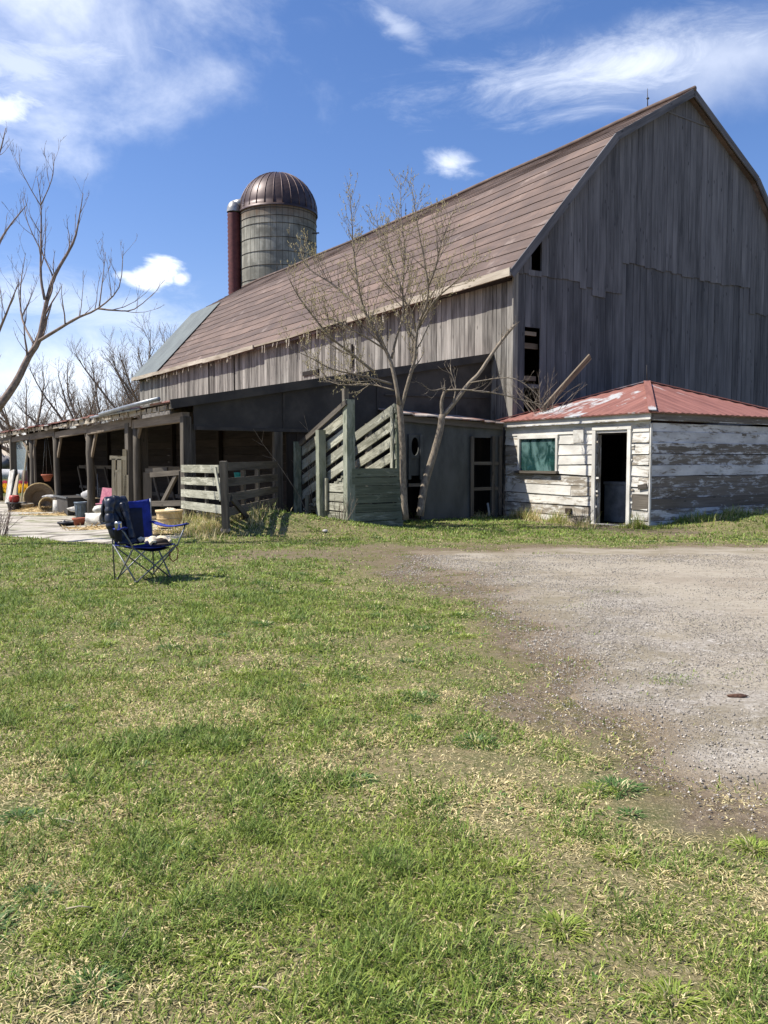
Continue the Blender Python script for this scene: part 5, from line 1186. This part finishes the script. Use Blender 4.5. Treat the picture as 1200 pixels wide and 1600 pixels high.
# jacket: quilted drape over the left half of the backrest
def drape(name, path, x0, x1, n, mt, puff=.022, q=9, wav=.5):
    mb = MB(); P = []; seg = []; tot = 0; pts = [Vector(p_) for p_ in path]
    for a, b_ in zip(pts, pts[1:]): seg.append((a-b_).length); tot += seg[-1]
    R = n
    for i in range(R+1):
        d = tot*i/R; k = 0
        while k < len(seg)-1 and d > seg[k]: d -= seg[k]; k += 1
        c = pts[k].lerp(pts[k+1], min(1, d/seg[k])); tg = (pts[k+1]-pts[k]).normalized(); nm = Vector((0, tg.z, -tg.y)); row = []
        for j in range(15):
            g_ = j/14; x = x0+(x1-x0)*g_+.02*math.sin(i*.45+j*.3)*wav
            h = puff*(.55+.45*math.sin(j*1.7+i*.6))*(abs(math.sin(math.pi*q*i/R+.5*math.sin(j*.7)))**.6)*(.5+.5*abs(math.sin(math.pi*(g_*1.0)))**.4)+.018*math.sin(g_*9+i*.35)*wav
            c2 = c+nm*h; row.append(Ch(x, c2.y, c2.z))
        P.append(row)
    mb.grid(P, .03); return mb, name, mt
mb, _, _ = drape('j', [(0, .02, .46), (0, -.10, .52), (0, -.20, .72), (0, -.265, .97), (0, -.31, 1.015), (0, -.37, .96), (0, -.36, .70)], -.345, -.06, 44, 'navy', .028, 9)
jk = mb; sl_pts = []
for k in range(60):
    f = k/59; sl_pts.append(Ch(-.31-.05*math.sin(f*3), -.20+.10*f, .98-.44*f))
jk.tube(sl_pts, [.056*(.88+.16*abs(math.sin(k/59*math.pi*5+.4*math.sin(k*.3)))+.08*math.sin(k*.21)) for k in range(60)], 12)
s2 = [Ch(-.16+.03*math.sin(k/20), -.22+.16*(k/40), .93-.42*(k/40)) for k in range(41)]
jk.tube(s2, [.040*(.9+.15*abs(math.sin(k/40*math.pi*4))) for k in range(41)], 10)
tag(jk.build('jacket', M['navy'], None, cc0+ZV*.5), 'shiny navy quilted jacket draped over one side of the blue chair', 'jacket')
m = MB(); P = []
for i in range(13):
    P.append([Ch(-.06+.30*(j/12)+.012*math.sin(i*1.3), -.08+.33*i/12+.01*math.sin(j), .432+.035*abs(math.sin(i*.8+j*.4))+.022*math.sin(j*1.1)*math.sin(i*.7)+.03*math.sin(i/12*3.14)) for j in range(13)])
m.grid(P, .03); tag(m.build('cloth', M['cream'], None, Ch(.1, .05, .43)), 'folded cream knitted cloth on the seat of the blue chair', 'cloth')
m = MB(); P = [[Ch(.10+.09*(r/5)*math.cos(a)*1.1, .22+.075*(r/5)*math.sin(a), .475+.045*math.sqrt(max(0, 1-(r/5)**2))-.008*(r/5)) for a in np.linspace(0, 6.283, 15)] for r in range(6)]
m.grid(P, .01); P = [[Ch(.10+(.09+.03*k/2)*math.cos(a)*1.1, .22+(.075+.03*k/2)*math.sin(a), .465-.008*k) for a in np.linspace(0, 6.283, 19)] for k in range(3)]; m.grid(P, .006)
tag(m.build('cap', M['brownleather'], None, Ch(.1, .2, .45)), 'dark brown cap resting on the cream cloth', 'cap')
m = MB(); m.tube([Ch(.27, .24, .43), Ch(.31, .26, .36), Ch(.30, .25, .25), Ch(.26, .22, .22), Ch(.22, .22, .26), Ch(.20, .25, .38)], .007, 6); m.build('strap', M['redstrap'], chair)
# ================================================================ TREES
def branch_pts(p, d, ln, n, curl, rr, upb=.25):
    pts = [Vector(p)]; d = Vector(d).normalized()
    for i in range(n):
        d = (d+Vector((rr.gauss(0, curl), rr.gauss(0, curl), rr.gauss(0, curl)+upb/n))).normalized(); pts.append(pts[-1]+d*(ln/n))
    return pts
def spawn(mb, pts, r0, r1, lens, dens, lvl, rr, maxl, upb=.5, start=.25, ang=(.5, 1.0), bud=None, curl=.10, minr=.003, flat=None):
    """children along a limb"""
    L_ = [0]
    for a, b_ in zip(pts, pts[1:]): L_.append(L_[-1]+(b_-a).length)
    tot = L_[-1]; n = max(1, int(tot*dens[lvl]))
    for k in range(n):
        f = start+(1-start)*(k+rr.random())/n; d = f*tot; i = 0
        while i < len(L_)-2 and L_[i+1] < d: i += 1
        seg = pts[i+1]-pts[i]; q = pts[i]+seg*min(1, (d-L_[i])/max(seg.length, 1e-6)); dr = seg.normalized()
        o = dr.orthogonal().normalized(); o = (o*math.cos(a_ := rr.uniform(0, 6.283))+dr.cross(o)*math.sin(a_))
        an = rr.uniform(*ang); nd = (dr*math.cos(an)+o*math.sin(an)+Vector((0, 0, upb*.45))).normalized()
        r = max(minr, (r0+(r1-r0)*f)*rr.uniform(.38, .6)); ln = lens[lvl]*rr.uniform(.5, 1.15)*(1.1-.78*f)
        ns = 4 if lvl < maxl else 3
        pp = branch_pts(q, nd, ln, ns, curl*(1+lvl*.4), rr, upb)
        mb.tube(pp, [r*(1-.75*j/ns) if j < ns else minr*.5 for j in range(ns+1)], 5 if lvl == 0 else 3, cap=False)
        if lvl < maxl: spawn(mb, pp, r, minr, lens, dens, lvl+1, rr, maxl, upb, .15, ang, bud, curl, minr)
        if bud is not None and rr.random() < .9:
            for _ in range(3):
                b0 = pp[rr.randrange(1, len(pp))]; bud.tube([b0, b0+Vector((rr.gauss(0, .5), rr.gauss(0, .5), 1)).normalized()*.035], [.007, .003], 3, cap=False)
def limb(mb, px, Y0, dY, r0, r1, rr):
    pts = []; n = len(px)
    for i, (x, y) in enumerate(px):
        f = i/(n-1); pts.append(at(x, y, Y0+dY*f+rr.uniform(-.03, .03)))
    # smooth subdivide
    out = []
    for i in range(n-1):
        p0, p1, p2, p3 = pts[max(i-1, 0)], pts[i], pts[i+1], pts[min(i+2, n-1)]
        for k in range(3):
            t = k/3; out.append(.5*((2*p1)+(p2-p0)*t+(2*p0-5*p1+4*p2-p3)*t*t+(3*p1-p0-3*p2+p3)*t**3))
    out.append(pts[-1]); m_ = len(out)
    mb.tube(out, [r0+(r1-r0)*i/(m_-1)*1.0 for i in range(m_)], 8 if r0 > .03 else 6); return out
def tree(name, label, Y0, trunk, limbs, lens, dens, maxl, bk, seed, group=None, bud=False, upb=.5, minr=.003, base=None):
    rr = random.Random(seed); b0 = at(*trunk[0][0], Y0); t = thing(name, label, 'tree', Vector((b0.x, b0.y, g1(b0.x, b0.y))), group)
    mb = MB(); 
    for (px, dY, r0, r1) in [trunk]: limb(mb, px, Y0, dY, r0, r1, rr)
    mb.build('trunk', M[bk], t); bm_ = MB() if bud else None
    cr = MB()
    for (px, y0, dY, r0, r1, st) in limbs:
        o = limb(cr, px, Y0+y0, dY, r0, r1, rr); spawn(cr, o, r0, r1, lens, dens, 0, rr, maxl, upb, st, bud=bm_, minr=minr)
    co = cr.build('branches', M[bk], t)
    if bm_: bm_.build('buds', M['bud'], co)
    return t
T = lambda a, dY, r0, r1: (a, dY, r0, r1)
tree('bare_tree', 'bare fruit tree with many fine branches standing right of the loading chute', 17.3,
     ([(634, 812), (630, 760), (629, 700), (625, 640), (624, 625)], 0, .070, .062),
     [([(624, 632), (612, 570), (592, 527), (570, 487), (559, 444), (552, 385), (550, 350), (547, 300)], 0, .3, .045, .005, .2),
      ([(570, 487), (550, 469), (515, 441), (484, 420), (466, 385)], .1, .8, .028, .005, .2),
      ([(584, 581), (550, 553), (515, 525), (470, 469), (449, 430)], -.1, -.9, .032, .005, .15),
      ([(612, 560), (620, 525), (630, 490), (629, 448), (633, 395), (627, 340), (626, 287)], .1, .5, .03, .004, .2),
      ([(629, 455), (612, 410), (594, 370), (588, 335)], .2, .4, .018, .004, .2),
      ([(622, 655), (640, 590), (648, 560), (652, 514), (666, 476), (669, 448), (662, 402), (652, 350), (645, 300)], 0, -.5, .042, .005, .2),
      ([(669, 448), (680, 420), (690, 378), (708, 330)], -.2, -.5, .024, .004, .2),
      ([(652, 514), (680, 469), (715, 437), (748, 400)], -.1, -1.3, .028, .004, .2),
      ([(612, 600), (570, 588), (520, 577), (487, 560), (447, 541)], -.1, -.8, .026, .004, .1),
      ([(616, 610), (575, 600), (530, 601), (490, 585)], .0, .7, .018, .004, .1),
      ([(600, 545), (560, 520), (520, 500), (480, 500)], -.2, -1.6, .02, .004, .2),
      ([(650, 520), (640, 480), (600, 440), (575, 395)], .1, -1.0, .02, .004, .2)],
     [1.05, .50, .22], [8, 7.5, 7], 2, 'bark', 3, bud=True, minr=.0042)
tree('bare_tree', 'leaning pruned tree with a pale cut limb in front of the dark outbuilding', 18.0,
     ([(656, 806), (663, 760), (676, 715), (687, 675), (691, 648)], .2, .085, .07),
     [([(691, 652), (714, 624), (732, 600), (748, 584), (764, 560), (784, 532), (804, 508)], .2, .5, .05, .03, .75),
      ([(691, 652), (690, 628), (696, 608)], .2, .0, .045, .03, .8),
      ([(695, 610), (720, 609), (772, 614), (820, 626), (852, 634)], .2, -.3, .022, .006, .2),
      ([(708, 630), (712, 604), (705, 582), (704, 570)], .2, .1, .02, .006, .3),
      ([(696, 606), (674, 610), (658, 598)], .2, -.5, .016, .004, .2),
      ([(735, 598), (790, 590), (820, 600), (850, 628)], .3, -.6, .014, .004, .2)],
     [.55, .32, .16], [6, 6.5, 5], 2, 'bark', 5, bud=False, minr=.004)
tree('bare_tree', 'large bare tree reaching in from the left edge against the sky', 14.0,
     ([(-150, 905), (-110, 800), (-60, 700), (-5, 640)], 0, .10, .075),
     [([(-5, 640), (24, 599), (45, 557), (60, 533), (70, 485), (84, 434), (114, 380), (123, 344), (130, 302)], 0, .3, .072, .004, .2),
      ([(70, 468), (64, 434), (64, 380), (64, 320), (58, 276)], .1, .3, .028, .004, .2),
      ([(64, 320), (81, 280), (85, 240)], .3, .1, .011, .004, .2), ([(64, 322), (45, 290), (24, 248)], .3, .1, .011, .004, .2),
      ([(60, 533), (90, 515), (120, 497), (153, 482), (186, 449), (192, 392)], .1, -.3, .032, .004, .15),
      ([(153, 482), (180, 485), (210, 483), (246, 453)], .0, -.2, .018, .004, .2),
      ([(155, 480), (160, 440), (165, 394)], .0, .2, .014, .004, .2),
      ([(55, 540), (35, 500), (32, 450), (40, 395)], .2, 1.0, .025, .004, .2), ([(84, 434), (68, 400), (44, 350), (36, 312)], .2, .4, .016, .004, .2),
      ([(-40, 670), (-60, 560), (-40, 480), (-10, 400), (10, 360), (42, 320)], .4, 1.0, .06, .006, .2),
      ([(-10, 640), (-15, 560), (10, 490), (30, 440)], -.3, -.8, .04, .005, .2),
      ([(-60, 560), (-70, 420), (-40, 300), (-5, 250), (9, 200)], .6, .4, .05, .006, .3)],
     [1.0, .42, .14], [4.6, 5.2, 5], 2, 'twig_left', 8, upb=.8, minr=.0036)
# far trees behind the lean-to
def fartree(x, Y, ytop, seed, label, spread=1.0, nl=13):
    rr = random.Random(seed); g = at(x, 760, Y); z0 = g1(g.x, g.y); b0 = Vector((g.x, g.y, z0)); H = (718-ytop)/F*Y+CAMZ-z0
    t = thing('bare_tree', label, 'tree', b0, 'bare trees behind the lean-to'); mb = MB()
    top = b0+Vector((rr.uniform(-.3, .3), 0, H*.22)); mb.tube([b0, b0.lerp(top, .5), top], [.42, .36, .32], 8); mb.build('trunk', M['bark_far'], t)
    cr = MB(); lens = [H*.24, H*.15, H*.085, H*.05]
    for k in range(nl):
        a = 6.283*k/nl+rr.uniform(-.2, .2); el = rr.uniform(.55, 1.35); d = Vector((math.cos(a)*math.cos(el)*spread, math.sin(a)*math.cos(el)*spread, math.sin(el)))
        pp = branch_pts(top-ZV*rr.uniform(0, H*.08), d, H*rr.uniform(.62, .78), 7, .09, rr, .3); cr.tube(pp, [.16*(1-.85*j/7) for j in range(8)], 5, cap=False)
        spawn(cr, pp, .12, .03, lens, [2.2, 2.7, 4.2, 2.0], 0, rr, 2, .5, .2, (.35, .95), None, .14, .012)
    cr.build('branches', M['bark_far'], t); return t
fartree(256, 62, 500, 21, 'rounded bare tree just left of the barn end', .9, 15)
fartree(140, 66, 545, 22, 'broad bare tree in the middle behind the lean-to roof', 1.2, 15)
fartree(40, 64, 562, 23, 'bare tree leaning out behind the leftmost lean-to posts', 1.2, 13)
fartree(195, 78, 575, 24, 'lower bare tree further back between two taller ones', 1.2, 11)
# shrubs
def shrub(name, label, c, n, h, r, mt, seed, minr=.003, lean=0.55, lens=(.3, .15)):
    rr = random.Random(seed); mb = MB(); c = Vector(c)
    for k in range(n):
        a = rr.uniform(0, 6.283); d = Vector((math.cos(a)*lean*rr.random(), math.sin(a)*lean*rr.random(), 1)); p = c+Vector((math.cos(a)*r*rr.random(), math.sin(a)*r*rr.random(), -.03))
        pp = branch_pts(p, d, h*rr.uniform(.5, 1.1), 5, .12, rr, .2); mb.tube(pp, [minr*2.2*(1-.7*j/5) for j in range(6)], 4, cap=False); spawn(mb, pp, minr*2, minr, [h*.35, h*.15], [4/h, 5/h], 0, rr, 0, .3, .3, minr=minr)
    return tag(mb.build(name, M[mt], None, c), label, 'shrub')
pS_ = onG(-6, 838); shrub('twiggy_shrub', 'dark leafless shrub at the left edge of the lawn', pS_, 34, .85, .22, 'twig_left', 31, .004)
shrub('dead_shrub', 'small tangled dead bush below the shed window beside the door', onG(910, 822)+ZV*.02, 46, .42, .12, 'post', 33, .003, 1.1)
shrub('sapling', 'thin bare saplings growing before the open bay and the dark end wall', L(.2, -5.4, .25), 12, 2.1, .5, 'bark', 35, .005, .35)
shrub('sapling', 'thin bare sapling in front of the outbuilding doorway', L(-.35, -.55, .05), 5, 1.3, .12, 'bark', 36, .004, .3)
shrub('sapling', 'cluster of red brown stems against the front post of the loading chute', L(UN-.25, vl-.35, .25), 16, .55, .22, 'bark', 37, .004, .6)
shrub('fallen_brush', 'tangle of bare brush lying on the roof edge beside the plank', at(850, 642, 20.3), 26, 1.1, .5, 'bark', 38, .004, 1.4)

# ================================================================ FAR FIELD
def hump(name, mt_, label, pts_, z, kind='stuff', cat=None):
    pass
def flowerrow(name, c1, label, Y0, Y1, zt):
    n = 26000; x = -70+60*rng.random(n); y = Y0+(Y1-Y0)*rng.random(n); u = rng.random((n, 1)); isf = rng.random(n) < .62
    col = np.where(isf[:, None], np.array(c1)*(.7+.5*u), np.array([.06,.12,.03])*(.7+.6*u)); o = blades(name, x, y, np.where(isf, zt, zt*.75)*(.8+.3*rng.random(n)), .12*(.7+.6*rng.random(n)), rng.random(n)*6.28, .1+.3*rng.random(n), col, BM)
    tag(o, label, 'flowers', kind='stuff')
flowerrow('tulip_row', (.95, .55, .02), 'bed of yellow tulips in the far field', 52, 58, .55)
flowerrow('tulip_row', (.75, .10, .16), 'bed of pink red tulips beyond the yellow tulips', 62, 66, .62)
def tunnel(x, y, Lx, r, label):
    g = Vector((x, y, g1(x, y))); t = thing('greenhouse', label, 'greenhouse', g, 'greenhouses in the far field'); m = MB(); vs = []; n = 12
    P = [[g+Vector((xx, -r*math.cos(a), r*.85*math.sin(a)+.5*min(1, 9*math.sin(a)))) for a in np.linspace(0, math.pi, n)] for xx in np.linspace(-Lx/2, Lx/2, 7)]
    m.grid(P, .05); m.build('cover', M['whitecloth'], t); m = MB()
    for xx in np.linspace(-Lx/2, Lx/2, 7): m.tube([g+Vector((xx, -(r+.04)*math.cos(a), (r+.04)*.85*math.sin(a)+.5*min(1, 9*math.sin(a)))) for a in np.linspace(0, math.pi, n)], .05, 4)
    m.build('hoop', M['tar'], t)
tunnel(-50, 92, 9, .75, 'pale hooped greenhouse at the left behind the pink tulips'); tunnel(-48, 108, 12, .9, 'second pale hooped greenhouse standing farther back'); tunnel(-62, 100, 10, .8, 'third pale hooped greenhouse out at the far left')
# distant wood line and hills
def woods():
    n = 5200; mb_x = -520+1100*rng.random(n); y = 330+60*rng.random(n); kk = np.abs(mb_x) < 600
    r = 3+4*rng.random(n); V = []; z = G(mb_x, y)+1+5.0*rng.random(n)*(.4+.9*fbm(mb_x, y*0, 40, 4, 3))
    base = np.array([[1,0,0],[-.5,.87,0],[-.5,-.87,0],[0,0,1.2],[0,0,-.8]]); fs = np.array([[0,1,3],[1,2,3],[2,0,3],[1,0,4],[2,1,4],[0,2,4]])
    V = base[None]*r[:, None, None]*(.35+.3*rng.random((n, 5, 1)))+np.stack([mb_x, y, z], 1)[:, None]
    me = bpy.data.meshes.new('distant_wood'); q = (fs[None]+(np.arange(n)*5)[:, None, None]).reshape(-1)
    me.vertices.add(n*5); me.loops.add(len(q)); me.polygons.add(n*6); me.vertices.foreach_set('co', V.astype(np.float32).ravel()); me.loops.foreach_set('vertex_index', q.astype(np.int32)); me.polygons.foreach_set('loop_start', (np.arange(n*6)*3).astype(np.int32))
    m, t, b = mat('distant wood'); tc = N(t, 'ShaderNodeNewGeometry').outputs['Position']; t.links.new(mixc(t, noise(t, tc, .15, 4), (.13,.125,.13), (.22,.20,.19)), b.inputs['Base Color']); b.inputs['Roughness'].default_value = 1
    me.materials.append(m); me.update(calc_edges=True); o = bpy.data.objects.new('distant_wood', me); COL.objects.link(o); tag(o, 'far grey brown wood along the horizon', 'wood', kind='stuff')
woods()
m = MB(); P = [[Vector((x, 1300+200*j, -16+(26+14*math.sin(x*.0031)+9*math.sin(x*.011+1))*math.sin(min(1, j/3)*1.57))) for x in np.linspace(-1800, 1800, 60)] for j in range(5)]
m.grid(P); tag(m.build('hills', plain('haze tinted hills', (.20,.26,.34), (.16,.22,.30), .01, 1, bmp=0)), kind='structure')  # blue of the distant haze is painted into the hills' base colour
